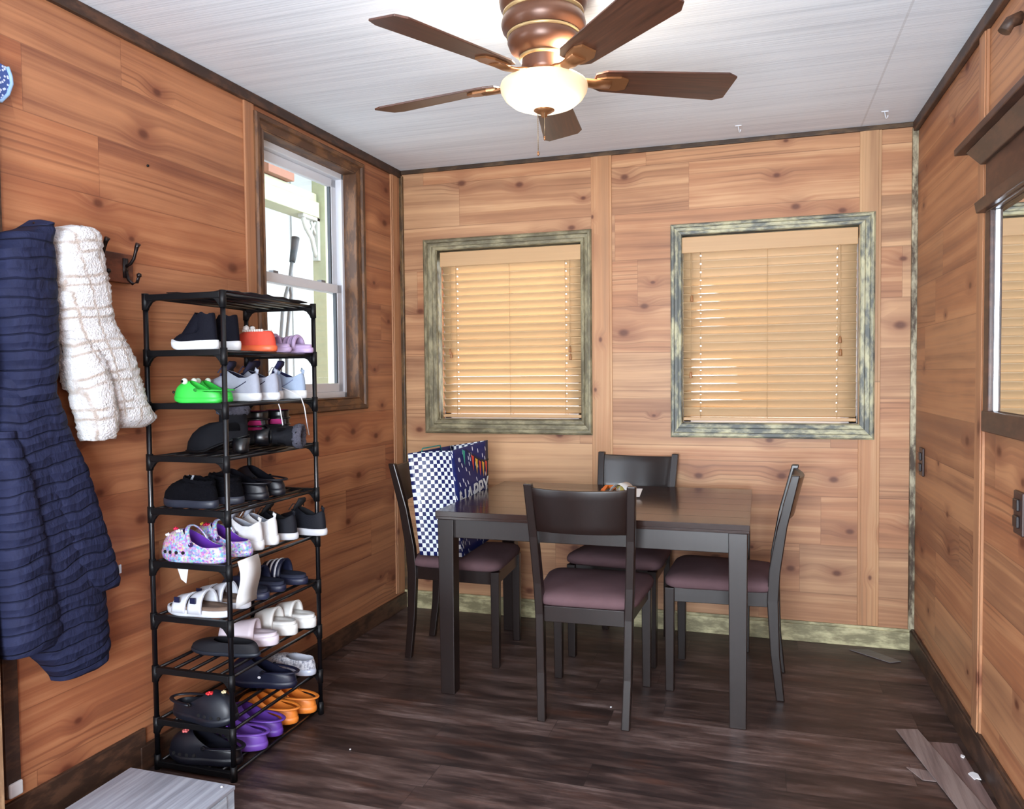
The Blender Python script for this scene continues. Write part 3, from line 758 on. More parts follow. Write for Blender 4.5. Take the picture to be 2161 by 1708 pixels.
def arch(m, L, Wd, x0, x1, z0, hgt, wdt, th=.004, nx=6, na=14, lean=0., taper=0.):
    """strap over the foot between x0..x1"""
    def ring(x, off):
        out = []
        t_ = (x-x0)/(x1-x0) if x1 != x0 else 0
        for k in range(na+1):
            a = pi*k/na; r = wdt/2+off; hh = (hgt*(1-taper*t_))+off
            out.append((x+lean*sin(a), -cos(a)*r, z0+sin(a)**.8*hh if sin(a) > 0 else z0))
        return out
    rs = []
    for i in range(nx+1):
        x = x0+(x1-x0)*i/nx
        rs.append(ring(x, 0)+ring(x, -th)[::-1])
    m.rings(rs, True, True, True, True)
def place(t, x, y, z, rz=180., tilt=0.):
    t.location = (x, y, z); t.rotation_euler = (0, RAD(tilt), RAD(rz))
def mk(name, label, cat, group=None): return thing(name, label, cat, group=group)
RT = .007   # rod top above tier height
def rub(name, rgb, r=.45): return plain(name, rgb, r, var=.06, nscale=20)

def clog(label, rgb, L=.24, Wd=.095, charms=(), inner=None, matu=None, group=None, strap_up=False, hole=True, fuzzy=False):
    t = mk('clog', label, 'clog', group); mu = matu or rub('foam', rgb); mi = inner or mu
    sole(L, Wd, .026, matu or mu, t, toe=.014, flare=.05)
    prof = lambda s_: .052+.055*max(0, min(1, (s_-.25)/.42))**1.3
    upper(L, Wd, .024, prof, (.37, .29, .36), mu, t, bulge=1.05, sc=.985, innermat=mi)
    s_ = MB(); zc = .064 if not strap_up else .095
    pts = []
    for k in range(15):
        a = -pi/2+pi*k/14; pts.append((L*.42-cos(a)*L*(.44 if not strap_up else -.14), sin(a)*Wd*.45, .062+((-.004*cos(a)) if not strap_up else .055*cos(a))))
    s_.tube(pts, .0075, 8, True, .45)
    st = s_.build('heel_strap', mu, t)
    rv = MB()
    for sy in (-1, 1): rv.tube([(L*.42, sy*Wd*.44, .062), (L*.42, sy*(Wd*.49+.001), .062)], .0075, 12)
    rv.build('rivet', plain('rivet_dark', tuple(int(c*.55) for c in rgb), .4), t)
    if hole:
        hm = plain('vent_shadow', (10, 9, 14), .9); h_ = MB(); f = foot(L, Wd, 80, .985)
        for sy in (-1, 1):
            for k in range(4):
                x = L*(.56+.10*k); yy = max(p[1] for p in f if abs(p[0]-x) < L*.04)
                h_.tube([(x, sy*(yy-.004), .033), (x, sy*(yy+.0012), .033)], .0058, 10)
        for (fx, fy) in ((.70, 0), (.76, .19), (.76, -.19), (.83, .06), (.83, -.10), (.68, .24), (.68, -.24)):
            x, y = L*fx, Wd*fy; rr = math.hypot((fx-.66)/.34, fy/.46); z = .024+.083*math.sqrt(max(.05, 1-rr**2))*.93
            h_.lathe([(.0, z+.0015), (.0042, z+.001), (.0045, z-.006)], 8, (x, y))
        h_.build('vent_hole', hm, t)
    for (fx, fy, crgb, r_) in charms:
        x, y = L*fx, Wd*fy; rr = math.hypot((fx-.66)/.34, fy/.46); z = .026+.083*math.sqrt(max(.05, 1-rr**2))
        c_ = MB()
        for q in range(5): c_.lathe([(0, z+.006), (r_*.45, z+.004), (r_*.5, z), (0, z-.004)], 8, (x+r_*.6*cos(q*2*pi/5), y+r_*.6*sin(q*2*pi/5)))
        c_.lathe([(0, z+.009), (r_*.35, z+.006), (r_*.4, z), (0, z-.004)], 8, (x, y))
        c_.build('charm', plain('charm', crgb, .35), t)
    return t
def sneaker(label, rgb, solergb, L=.25, Wd=.088, sh=.028, collar=.085, inner=(20, 22, 34), lace=(240, 240, 240), accent=None, tongue=True, group=None, cat='sneaker', heel=0.):
    t = mk('sneaker', label, cat, group); mu = plain('knit', rgb, .7, var=.10, nscale=60, bump=.2, spec=.25)
    sole(L, Wd, sh, rub('rubber', solergb, .5), t, toe=.014, wedge=heel, flare=.04)
    prof = lambda s_: sh+collar*(.72+.35*max(0, (.18-s_)/.18)+.38*max(0, min(1, (s_-.30)/.25)))*.80
    ml = plain('lining', inner, .8)
    upper(L, Wd, sh-.002, prof, (.30, .23, .27), mu, t, bulge=.95, sc=.955, innermat=ml, vamp=.040)
    if tongue:
        m = MB(); m.rings([[(x, -w_, z), (x, w_, z), (x+.006, w_, z+.004), (x+.006, -w_, z+.004)] for x, w_, z in ((L*.60, .016, sh+.050), (L*.55, .019, sh+.075), (L*.47, .022, sh+.095), (L*.45, .018, sh+.108))], True, True, True)
        m.build('tongue', ml, t)
    if lace:
        m = MB()
        for k in range(5):
            x = L*(.57+.055*k); z = prof(.57)+.004-(.0165*k)*(collar/.085); y = Wd*(.20)
            m.tube([(x, -y, z-.006), (x+.004, 0, z+.002), (x, y, z-.006)], .0024, 6)
            m.tube([(x, -y, z-.006), (x+L*.055, y, z-.018)], .0020, 6)
        m.tube([(L*.57, 0, prof(.57)+.006), (L*.55, .03, prof(.57)+.012), (L*.58, .045, prof(.57)-.01)], .002, 6)
        m.tube([(L*.57, 0, prof(.57)+.006), (L*.55, -.03, prof(.57)+.014), (L*.60, -.046, prof(.57)-.008)], .002, 6)
        m.build('laces', plain('lace', lace, .7), t)
    if accent:
        m = MB()
        f = foot(L, Wd, 120, .985)
        for sy in (-1, 1):
            pts = []
            for k in range(9):
                tt = k/8; x = L*(.18+.48*tt); yy = max(p[1] for p in f if abs(p[0]-x) < L*.02); z = sh+.028-.02*sin(pi*tt*.9)+.012*(1-tt)**2
                pts.append((x, sy*(yy-.001-.012*((z-sh)/.06)**2), z))
            m.tube(pts, lambda q: .0012+.004*(1-q), 8, True, .4)
        m.build('side_stripe', plain('stripe', accent, .5), t)
    m = MB(); m.tube([(L*.062, 0, prof(0)-.012), (L*.050, 0, prof(0)+.002), (L*.066, 0, prof(0)+.007), (L*.078, 0, prof(0)-.004)], .003, 6, True, 2.)
    m.build('heel_tab', mu, t)
    return t
def slide(label, rgb, L=.25, Wd=.094, straps=((.42, .72, .062),), footbed=None, h=.026, cat='slide', platform=0., group=None, back=None, ridges=0, cut=False, name='slide_sandal'):
    t = mk(name, label, cat, group); mu = rub('slide_foam', rgb)
    hh = h+platform
    sole(L, Wd, hh, mu, t, toe=.006)
    mf = plain('footbed', footbed, .8) if footbed else mu
    m = MB(); f = foot(L, Wd, 40, .93)
    m.rings([[(x, y, hh-.001) for x, y in f], [(x, y, hh+.006+.006*((abs(y)/(Wd/2))**2)+.006*(1-x/L)) for x, y in f], [((x-L/2)*.86+L/2, y*.84, hh+.002) for x, y in f]], True, False, True)
    m.build('footbed', mf, t)
    m = MB()
    for a, b, hg in straps: arch(m, L, Wd, L*a, L*b, hh*.55, hg+hh*.45, Wd*.98, th=.006, taper=.22)
    if ridges:
        a, b, hg = straps[0]
        for k in range(ridges):
            x = L*(a+(b-a)*(k+.5)/ridges); arch(m, L, Wd, x-.005, x+.005, hh*.55, (hg+hh*.45)*(1-.22*(k+.5)/ridges)+.006, Wd*1.0, th=.006, nx=1)
    m.build('strap', mu, t)
    if back:
        m = MB(); pts = [(L*.42-cos(a)*L*.42, sin(a)*Wd*.46, hh+.030) for a in [(-pi/2+pi*k/12) for k in range(13)]]
        m.tube(pts, .007, 8, True, .5); m.build('back_strap', mu, t)
    return t

# --- tier 1
def sock(label):
    t = mk('sock_sneaker', label, 'sneaker', 'pair of black sock sneakers on the upper tier'); L, Wd = .172, .066
    sole(L, Wd, .026, rub('white_rubber', (238, 240, 244)), t, toe=.012, wedge=.006, flare=.06)
    mk_ = plain('black_knit', (13, 14, 26), .8, nscale=90, bump=.3, spec=.15)
    prof = lambda s_: .118+.004*sin(s_*30)
    upper(L, Wd, .022, prof, (.28, .19, .34), mk_, t, bulge=.62, sc=.95, innermat=mk_, vamp=.026, sockish=True, nv=14)
    return t
a = sock('black sock sneaker with a white sole, nearest the front post of the rack'); place(a, .250, -1.885, LV[1]+RT, 182)
b = copy_tree(a); b['label'] = 'black sock sneaker with a white sole, between its twin and the red shoe'; place(b, .262, -1.790, LV[1]+RT, 176)
t = mk('toddler_shoe', 'small red toddler shoe with googly eyes and a toothy zip, on the upper tier', 'shoe'); L, Wd = .175, .092
sole(L, Wd, .022, rub('orange_rubber', (244, 110, 66)), t, toe=.014, flare=.05)
mr = plain('red_suede', (228, 78, 58), .8, nscale=50)
upper(L, Wd, .020, lambda s_: .072+.010*max(0, s_-.3), (.36, .24, .24), mr, t, bulge=.75, sc=.96, innermat=mr)
m = MB()
for sy in (-1, 1):
    c = (L*.62, sy*.018, .083); m.rings([[(c[0]+.011*cos(2*pi*k/12)*sin(a), c[1]+.011*sin(2*pi*k/12)*sin(a), c[2]+.011*cos(a)) for k in range(12)] for a in [pi*(q+.3)/8 for q in range(8)]], True, True, True)
eo = m.build('googly_eye', plain('eye_white', (245, 245, 245), .3), t)
m = MB()
for sy in (-1, 1): m.lathe([(0, .0945), (.004, .094), (.0045, .090)], 10, (L*.63, sy*.018+.003))
m.build('pupil', plain('pupil_black', (10, 10, 10), .3), eo)
m = MB()
for sy in (-1, 1):
    for k in range(9):
        x = L*(.20+.055*k); m.box(x, x+.005, sy*.0255-.003, sy*.0255+.003, .070, .078)
m.build('zip_teeth', plain('teeth_white', (244, 240, 234), .5), t); place(t, .295, -1.635, LV[1]+RT, 180)
a = slide('lilac ridged slide nearest the window, on the upper tier', (196, 172, 212), L=.190, Wd=.074, straps=((.30, .74, .046),), h=.020, ridges=4, group=None); place(a, .312, -1.425, LV[1]+RT, 178)
b = copy_tree(a); b['label'] = 'lilac ridged slide squeezed between the red shoe and its twin'; place(b, .275, -1.512, LV[1]+RT, 181)
# --- tier 2
def croc_shoe(label):
    t = clog(label, (62, 214, 78), L=.24, Wd=.108, hole=False)
    mw = plain('eye_pale', (226, 240, 226), .3); mp = plain('pupil_dark', (16, 22, 18), .3)
    for sy in (-1, 1):
        m = MB(); c = (.168, sy*.034, .102); m.rings([[(c[0]+.015*cos(2*pi*k/12)*sin(a), c[1]+.015*sin(2*pi*k/12)*sin(a), c[2]+.015*cos(a)) for k in range(12)] for a in [pi*(q+.3)/8 for q in range(8)]], True, True, True)
        e = m.build('eye_bump', mw, t)
        m = MB(); m.tube([(.170, sy*.0485, .102), (.170, sy*.0502, .102)], .0065, 10); m.build('pupil', mp, e)
        m = MB(); m.tube([(.224, sy*.034, .052), (.228, sy*.040, .052)], .006, 8); m.build('nostril', mp, t)
    t.scale = (.70, .70, .70)
    return t
a = croc_shoe('small green crocodile-faced clog at the front edge of the second tier'); place(a, .248, -1.875, LV[2]+RT, 183)
b = copy_tree(a); b['label'] = 'small green crocodile-faced clog tucked behind its twin, beside the striped grey sneaker'; place(b, .225, -1.790, LV[2]+RT, 178)
a = sneaker('grey running sneaker with a navy side stripe, beside the green clogs', (168, 174, 190), (232, 236, 242), L=.24, lace=(30, 34, 70), accent=(24, 28, 66), inner=(24, 24, 54), collar=.092); place(a, .272, -1.695, LV[2]+RT, 181)
b = copy_tree(a); b['label'] = 'grey running sneaker with navy collar, middle of the second tier, beside the pale blue sneakers'; place(b, .285, -1.605, LV[2]+RT, 178)
def uplace(t, lace_dx):
    m = MB(); m.tube([(.10, .05, .05), (.03, .06, .03), (-.012, .055, .008), (-.022, .05, -.03), (-.020, .03, -.10), (-.024, .025, -.135)], .0022, 6); m.build('loose_lace', plain('lace_white', (232, 232, 238), .7), t)
a = sneaker('pale blue-grey sneaker with an untied lace hanging over the rail', (160, 178, 206), (232, 236, 240), L=.23, lace=(232, 232, 238), accent=(120, 132, 170), inner=(36, 40, 92), sh=.032, collar=.080); uplace(a, 0); place(a, .240, -1.520, LV[2]+RT, 180)
b = sneaker('pale blue-grey sneaker at the window end of the second tier, lace dangling', (164, 182, 208), (234, 238, 242), L=.23, lace=(232, 232, 238), accent=(120, 132, 170), inner=(36, 40, 92), sh=.032, collar=.086); uplace(b, 0); place(b, .285, -1.432, LV[2]+RT, 180)
# --- tier 3: boots
M_leather = plain('black_leather', (9, 10, 16), .33, var=.2, nscale=12, bump=.12, spec=.6)
M_suede = plain('black_suede', (13, 14, 21), .8, var=.2, spec=.2, nscale=30, bump=.2)
M_fur = plain('grey_fur', (92, 92, 104), .95, var=.5, nscale=120, bump=1., spec=.1)
def boot(label, fur=True, L=.235, Wd=.082, shaft=.145, pink=False, heelh=.055):
    t = mk('ankle_boot', label, 'boot'); N = 40
    m = MB(); f = foot(L, Wd, N, 1.)
    zb = lambda x: heelh*max(0, 1-x/(L*.62))**.8 if x < L*.62 else 0.
    m.rings([[(x, y, zb(x)) for x, y in f], [(x, y, zb(x)+.007) for x, y in f]], True, True, True); m.build('sole', M_blackpl, t)
    m = MB(); m.rings([[(.004+.040*s_+(.040-.08*s_)*0+cx*.5, 0, 0) for s_ in (0,)]*1 for cx in ()] or [[(.030+r_*cos(2*pi*k/16), r_*.95*sin(2*pi*k/16), z) for k in range(16)] for r_, z in ((.027, 0), (.027, .01), (.032, heelh*.9))], True, True, True)
    m.build('heel', M_leather, t)
    q = opening(L, Wd, .24, .20, .44, N); rs = []
    for v in range(9):
        a_ = (1-cos(min(1, v/5)*pi/2)); b_ = sin(min(1, v/5)*pi/2)
        zt = .105
        ring = []
        for (fx, fy), (qx, qy) in zip(foot(L, Wd, N, .965), q):
            z0_ = zb(fx)+.005; z = z0_+(zt-z0_)*b_ + (max(0, v-5)/3)*(shaft-.105)
            ring.append((fx*(1-a_)+qx*a_, fy*(1-a_)+qy*a_, z))
        rs.append(ring)
    ztop = rs[-1][0][2]; m = MB(); m.rings(rs, True, False, False)
    m.cm = 1; m.rings([rs[-1], [((x-L*.24)*.93+L*.24, y*.93, z-.003) for x, y, z in rs[-1]], [((x-L*.24)*.9+L*.24, y*.9, z-.07) for x, y, z in rs[-1]]], True, False, True)
    m.build('upper', [M_leather if not fur else M_suede, plain('pink_lining', (214, 60, 140), .7) if pink else M_blackpl], t)
    if fur:
        m = MB(); R = []
        rnd = random.Random(5)
        for v in range(9):
            a = 2*pi*v/8
        ringc = [((x-L*.24), y) for x, y, z in rs[-1]]
        for v in range(11):
            a = 2*pi*v/10; dr = 1+.20*cos(a); dz = .016*sin(a)
            R.append([(L*.24+x*dr+rnd.uniform(-.003, .003), y*dr+rnd.uniform(-.003, .003), ztop+dz+rnd.uniform(-.003, .003)) for x, y in ringc])
        m.rings(R, True, False, False); m.build('fur_cuff', M_fur, t)
    else:
        m = MB()
        for zq in (ztop-.03, ztop-.055):
            rr = [((x-L*.24)*1.03+L*.24, y*1.04, zq) for x, y, z in rs[-1]]; m.tube(rr+[rr[0]], .004, 6)
        m.build('strap', M_leather, t)
    return t
a = boot('black suede ankle boot with fur cuff and block heel, standing upright on the boot tier'); place(a, .262, -1.755, LV[3]+RT, 186)
b = boot('black suede ankle boot with a fur cuff lying on its side towards the window', L=.225); b.location = (.255, -1.625, LV[3]+RT+.040); b.rotation_euler = (RAD(90), RAD(0), RAD(222))
b.rotation_euler = Matrix(((-.35, .0, .93), (.93, .0, .35), (.0, 1.0, .0))).to_euler(); b.location = (.235, -1.690, LV[3]+RT+.044)
a = boot('black leather boot with a bright pink lining, behind the fur boots', fur=False, pink=True, heelh=.02, L=.22, shaft=.13); place(a, .190, -1.535, LV[3]+RT, 184)
b = copy_tree(a); b['label'] = 'black leather boot with a bright pink lining, at the window end of the tier'; place(b, .215, -1.440, LV[3]+RT, 180)
# --- tier 4
def fuzzy(label, tagon):
    t = mk('fuzzy_slipper', label, 'slipper'); L, Wd = .215, .092; mf = plain('black_fleece', (12, 12, 18), .95, var=.4, nscale=120, bump=.9, spec=.1)
    sole(L, Wd, .026, rub('grey_rubber', (44, 48, 62)), t, toe=.004)
    upper(L, Wd, .022, lambda s_: .078+.035*max(0, s_-.25), (.34, .25, .33), mf, t, bulge=.85, sc=.98, noise=.006, innermat=mf)
    m = MB(); R = []; rnd = random.Random(9)
    q = opening(L, Wd, .34, .25, .33, 40)
    for v in range(9):
        a = 2*pi*v/8; dr = 1+.10*cos(a); R.append([(L*.34+(x-L*.34)*dr+rnd.uniform(-.002, .002), y*dr, .080+.035*max(0, x/L-.25)+.012*sin(a)+rnd.uniform(-.002, .002)) for x, y in q])
    m.rings(R, True, False, False); m.build('fleece_collar', mf, t)
    if tagon:
        m = MB(); m.box(.105, .132, .0, .002, .070, .112); o = m.build('size_tag', plain('tag_grey', (196, 202, 212), .5), t); o.rotation_euler = (RAD(-28), 0, 0); o.location = (0, -.005, .0)
        o.location = (.005, .038, .004); o.rotation_euler = (RAD(30), 0, RAD(0))
    return t
a = fuzzy('black fleece slipper with a grey size tag, nearest the front of the fourth tier', True); place(a, .215, -1.865, LV[4]+RT, 176)
b = fuzzy('black fleece slipper without tag, second from the front post', False); place(b, .245, -1.768, LV[4]+RT, 181)
a = clog('black clog with its heel out, beside the fleece slippers', (15, 16, 27), L=.225, hole=False, charms=()); place(a, .270, -1.665, LV[4]+RT, 182)
b = copy_tree(a); b['label'] = 'black clog nearest the window, on the fleece slipper tier'; place(b, .272, -1.568, LV[4]+RT, 178)
# --- tier 5
def glit():
    n = NT('rainbow_glitter'); c = n.coord(); vo = n.t.nodes.new('ShaderNodeTexVoronoi'); n.put(vo.inputs['Vector'], c); vo.inputs['Scale'].default_value = 170.
    hs = n.t.nodes.new('ShaderNodeHueSaturation'); n.put(hs.inputs['Color'], vo.outputs['Color']); hs.inputs['Saturation'].default_value = .9; hs.inputs['Value'].default_value = 1.1
    b = n.noise(c, 24., 2.); base = n.ramp(b, [(.35, lin(150, 96, 200)), (.5, lin(120, 140, 214)), (.62, lin(206, 130, 190))])
    n.bs(color=n.mix(.42, base, hs.outputs[0]), rough=.3, coat=.4); return n.m
M_glit = glit(); M_purple = rub('purple_foam', (104, 52, 168))
a = clog('glittery rainbow clog with purple inside and flower charms, at the front of its tier', (120, 70, 170), L=.245, matu=M_glit, inner=M_purple, charms=((.68, .22, (244, 244, 240), .011), (.80, .02, (226, 40, 80), .008), (.88, .15, (240, 240, 246), .010)), strap_up=True, hole=True); place(a, .258, -1.880, LV[5]+RT, 180)
b = clog('glittery rainbow clog with purple inside and a red gem, second from the front post', (120, 70, 170), L=.245, matu=M_glit, inner=M_purple, charms=((.70, .20, (200, 24, 70), .012), (.84, .0, (240, 200, 80), .008)), strap_up=True); place(b, .280, -1.778, LV[5]+RT, 177)
a = sneaker('white chunky sneaker beside the glittery clogs', (236, 238, 242), (240, 242, 246), L=.225, inner=(176, 182, 198), lace=(240, 240, 244), sh=.034, collar=.088); place(a, .262, -1.685, LV[5]+RT, 181)
b = copy_tree(a); b['label'] = 'white chunky sneaker next to the black sneakers'; place(b, .262, -1.598, LV[5]+RT, 178)
a = sneaker('black sneaker with a worn white sole, beside the white sneakers', (18, 20, 30), (214, 216, 222), L=.245, inner=(16, 17, 24), lace=(24, 24, 30), sh=.026, collar=.090); place(a, .280, -1.500, LV[5]+RT, 180)
b = copy_tree(a); b['label'] = 'black sneaker with a worn white sole jutting out at the window end'; place(b, .345, -1.408, LV[5]+RT, 172)
# --- tier 6
def birk(label):
    t = slide(label, (226, 230, 240), L=.24, Wd=.094, straps=((.34, .56, .066), (.60, .82, .050)), footbed=(120, 98, 84), h=.022, cat='sandal', name='buckle_sandal')
    m = MB()
    for x in (.24*.45, .24*.71):
        m.box(x-.010, x+.010, .045, .050, .048, .066)
    m.build('buckle', plain('navy_buckle', (34, 36, 66), .3), t); return t
a = birk('white two-strap sandal with a tan footbed, at the front of the sixth tier'); place(a, .262, -1.872, LV[6]+RT, 180)
b = copy_tree(a); b['label'] = 'white two-strap sandal with a tan footbed, behind the hanging paper'; place(b, .264, -1.772, LV[6]+RT, 178)
a = slide('slate blue slide lying lowest in front of the navy slides', (44, 50, 78), L=.235, straps=((.38, .72, .058),), footbed=(36, 42, 64)); place(a, .262, -1.662, LV[6]+RT, 181)
b = slide('navy slide with a broad strap, middle of its tier', (30, 34, 60), L=.245, straps=((.38, .74, .066),), footbed=(30, 36, 60)); place(b, .262, -1.560, LV[6]+RT, 179)
c = slide('navy slide with white side stripes, at the window end of its tier', (30, 34, 60), L=.245, straps=((.38, .74, .068),), footbed=(28, 34, 58)); place(c, .285, -1.450, LV[6]+RT, 179)
m = MB()
for k in range(3): arch(m, .245, .094, .245*(.45+.09*k), .245*(.45+.09*k)+.008, .014, .081*(1-.22*(.2+.25*k))+.0015, .094, th=.002, nx=1)
m.build('stripe', plain('stripe_white', (226, 230, 240), .5), c)
# --- tier 7
t = mk('flat_shoe', 'black slip-on flat alone on the left of the seventh tier', 'shoe'); L, Wd = .27, .088
sole(L, Wd, .014, rub('dark_sole', (34, 40, 52)), t, toe=.004)
upper(L, Wd, .012, lambda s_: .046+.010*max(0, (s_-.3)), (.38, .28, .36), plain('black_felt', (15, 17, 28), .7), t, bulge=.9, sc=.97, innermat=plain('felt_inside', (20, 21, 30), .8)); place(t, .275, -1.738, LV[7]+RT, 182)
a = slide('pinkish white closed-toe slide hanging at the front of its tier', (232, 220, 232), L=.215, Wd=.092, straps=((.36, .94, .060),), h=.026, platform=.008); place(a, .265, -1.612, LV[7]+RT, 196, 0)
b = slide('white thick-soled slide in the middle of the seventh tier', (240, 240, 238), L=.20, Wd=.088, straps=((.40, .80, .060),), h=.030, platform=.010); place(b, .270, -1.502, LV[7]+RT, 182)
c = copy_tree(b); c['label'] = 'white thick-soled slide at the window end of the seventh tier'; place(c, .292, -1.410, LV[7]+RT, 180)
# --- tier 8
a = clog('black clog turned toe outward with a red charm, left side of the eighth tier', (20, 24, 36), L=.265, Wd=.100, charms=((.66, -.20, (222, 50, 56), .012), (.80, .05, (232, 216, 170), .008))); place(a, .028, -1.868, LV[8]+RT, -6)
b = clog('dark navy clog with a small white heart, right side of the eighth tier', (16, 20, 46), L=.265, Wd=.098, charms=(), hole=False); place(b, .300, -1.560, LV[8]+RT, 186)
m = MB(); m.rings([[(.12+.006*cos(2*pi*k/10), .0485+z, .046+.005*sin(2*pi*k/10)) for k in range(10)] for z in (0, .002)], True, True, True); m.build('charm', plain('heart_white', (236, 236, 244), .3), b)
t = mk('furry_slipper', 'silvery white furry clear-soled slipper by the rack\'s far post', 'slipper'); L, Wd = .235, .092
sole(L, Wd, .024, rub('clear_sole', (190, 196, 212), .2), t, toe=.008)
n = NT('silver_fur'); f_ = n.noise(n.coord(), 90., 5., .8); n.bs(color=n.ramp(f_, [(.38, lin(112, 116, 136)), (.5, lin(206, 208, 218)), (.6, lin(238, 238, 244))]), rough=.8); n.bump(f_, .9, .006)
upper(L, Wd, .022, lambda s_: .060+.02*max(0, s_-.3), (.30, .24, .36), n.m, t, bulge=.8, sc=.985, noise=.004, innermat=plain('silver_inside', (200, 204, 216), .6)); place(t, .305, -1.440, LV[8]+RT, 176)
# --- tier 9 (bottom)
a = clog('black clog with a pink flower charm, at the bottom front corner of the rack', (14, 15, 27), L=.265, Wd=.102, charms=((.74, .18, (240, 120, 120), .011),)); place(a, .285, -1.862, LV[9]+RT, 184)
a = clog('purple clog with a white rivet at the rack\'s bottom, in front of its twin', (116, 74, 178), L=.235, Wd=.098); place(a, .300, -1.742, LV[9]+RT, 192)
m = MB(); m.rings([[(.235*.42+.006*cos(2*pi*k/10), .050+z, .062+.006*sin(2*pi*k/10)) for k in range(10)] for z in (0, .0025)], True, True, True); m.build('charm', plain('charm_white', (232, 236, 244), .3), a)
b = clog('purple clog between the front purple clog and the orange ones', (104, 62, 168), L=.235, Wd=.098); place(b, .292, -1.642, LV[9]+RT, 184)
a = clog('orange clog beside the purple clogs at the bottom of the rack', (240, 138, 52), L=.245, Wd=.096, strap_up=False); place(a, .290, -1.540, LV[9]+RT, 186)
b = copy_tree(a); b['label'] = 'orange clog nearest the far bottom post of the rack'; place(b, .305, -1.440, LV[9]+RT, 182)
# receipt papers hanging from tier 5
m = MB(); idx = []
for i in range(9):
    tt = i/8; x = .296+.010*sin(tt*5); z = LV[5]+.012-.155*tt; idx.append([m.av((x, -1.875, z)), m.av((x+.004, -1.770, z+.004))])
m.cm = 0
for i in range(8): m.face((idx[i][0], idx[i][1], idx[i+1][1], idx[i+1][0]), True)
o = m.build('paper_tag', plain('receipt_white', (240, 242, 244), .6), solid=.0006); tag(o, 'long white paper slip hanging from the rail under the glittery clogs', 'paper')
m = MB(); m.face([m.av(p) for p in ((.10, -1.925, LV[5]-.005), (.145, -1.925, LV[5]-.005), (.135, -1.925, LV[5]-.058), (.115, -1.925, LV[5]-.045))])
o = m.build('paper_tag', plain('slip_white', (228, 232, 240), .6), solid=.0006); tag(o, 'small pointed white paper corner hanging below the front rail of the rack', 'paper')

# ------------------------------------------------------------------ coat rack board with hooks
M_hook = plain('oil_rubbed_hook', (36, 26, 26), .35, metal=.5)
hk = thing('coat_rack', 'brown wooden board with dark double coat hooks on the left wall', 'coat rack', (AL*-2.15, -2.15, 1.6))
def xh(p): return (p[0], p[1]+2.15, p[2]-1.6)
m = MB(lambda p: xh((p[0]+AL*(p[1]+2.15), p[1], p[2]))); m.box(0, .018, -2.47, -1.938, 1.612, 1.705); m.build('board', stained('cherry_board', (116, 66, 46), (74, 40, 30), 1), hk, bevel=.003)
for yh in (-2.335, -2.214, -2.093, -1.972):
    m = MB(lambda p: xh((p[0]+AL*(p[1]+2.15), p[1], p[2])))
    m.tube([(.019, yh, 1.690), (.019, yh, 1.628)], .011, 10, True, .5)
    m.tube([(.022, yh, 1.665), (.040, yh, 1.672), (.054, yh, 1.688), (.060, yh, 1.706), (.066, yh, 1.724), (.073, yh, 1.734)], lambda t: .0050+.0035*max(0, t-.6)/.4, 10)
    m.tube([(.022, yh, 1.648), (.030, yh, 1.622), (.046, yh, 1.608), (.064, yh, 1.612), (.072, yh, 1.632)], .0050, 10)
    m.lathe([(0, 1.626), (.0075, 1.630), (.0075, 1.638), (0, 1.643)], 10, (.072, yh))
    m.build('hook', M_hook, hk)

# ------------------------------------------------------------------ garments: closed volumes hung off the wall
def blob(mb, rows, base, n=20, quilt=0., fuzz=0., seed=1, per=.055, qphase=0., diag=0.):
    """rows: (z, y_left, y_right, thickness); lies against wall plane x = base"""
    rnd = random.Random(seed); R = []
    # resample
    zs = [r[0] for r in rows]; out = []; steps = max(8, int((max(zs)-min(zs))/(.0055 if quilt else .009)))
    for i in range(steps+1):
        z = zs[0]+(zs[-1]-zs[0])*i/steps
        for a, b in zip(rows, rows[1:]):
            if a[0] >= z-1e-9 >= b[0]-1e-9:
                t = (a[0]-z)/(a[0]-b[0]) if a[0] != b[0] else 0; t = t*t*(3-2*t) if False else t
                out.append(tuple(a[k]+(b[k]-a[k])*t for k in range(4))); break
    for (z, ya, yb, th) in out:
        ring = []
        for k in range(n):
            a = 2*pi*k/n; ca, sa = cos(a), sin(a)
            y = (ya+yb)/2+(yb-ya)/2*math.copysign(abs(ca)**.8, ca)
            zz = z
            d = th*(abs(sa)**.6)*(1 if sa > 0 else -.12)
            if sa > 0:
                if quilt:
                    ph = (z+diag*(y-(ya+yb)/2)+.012*sin(y*23+z*4)+qphase)/per
                    d *= 1; d += quilt*(abs(sin(pi*ph))**.42-.6)*min(1, sa*2)
                    d += .004*sin(y*31+z*13)*sa
                if fuzz: d += fuzz*(rnd.random()-.5)
            if fuzz: y += fuzz*(rnd.random()-.5); zz += fuzz*.5*(rnd.random()-.5)
            ring.append((base+.004+d+AL*y, y, zz))
        R.append(ring)
    mb.rings(R, True, True, True, True)
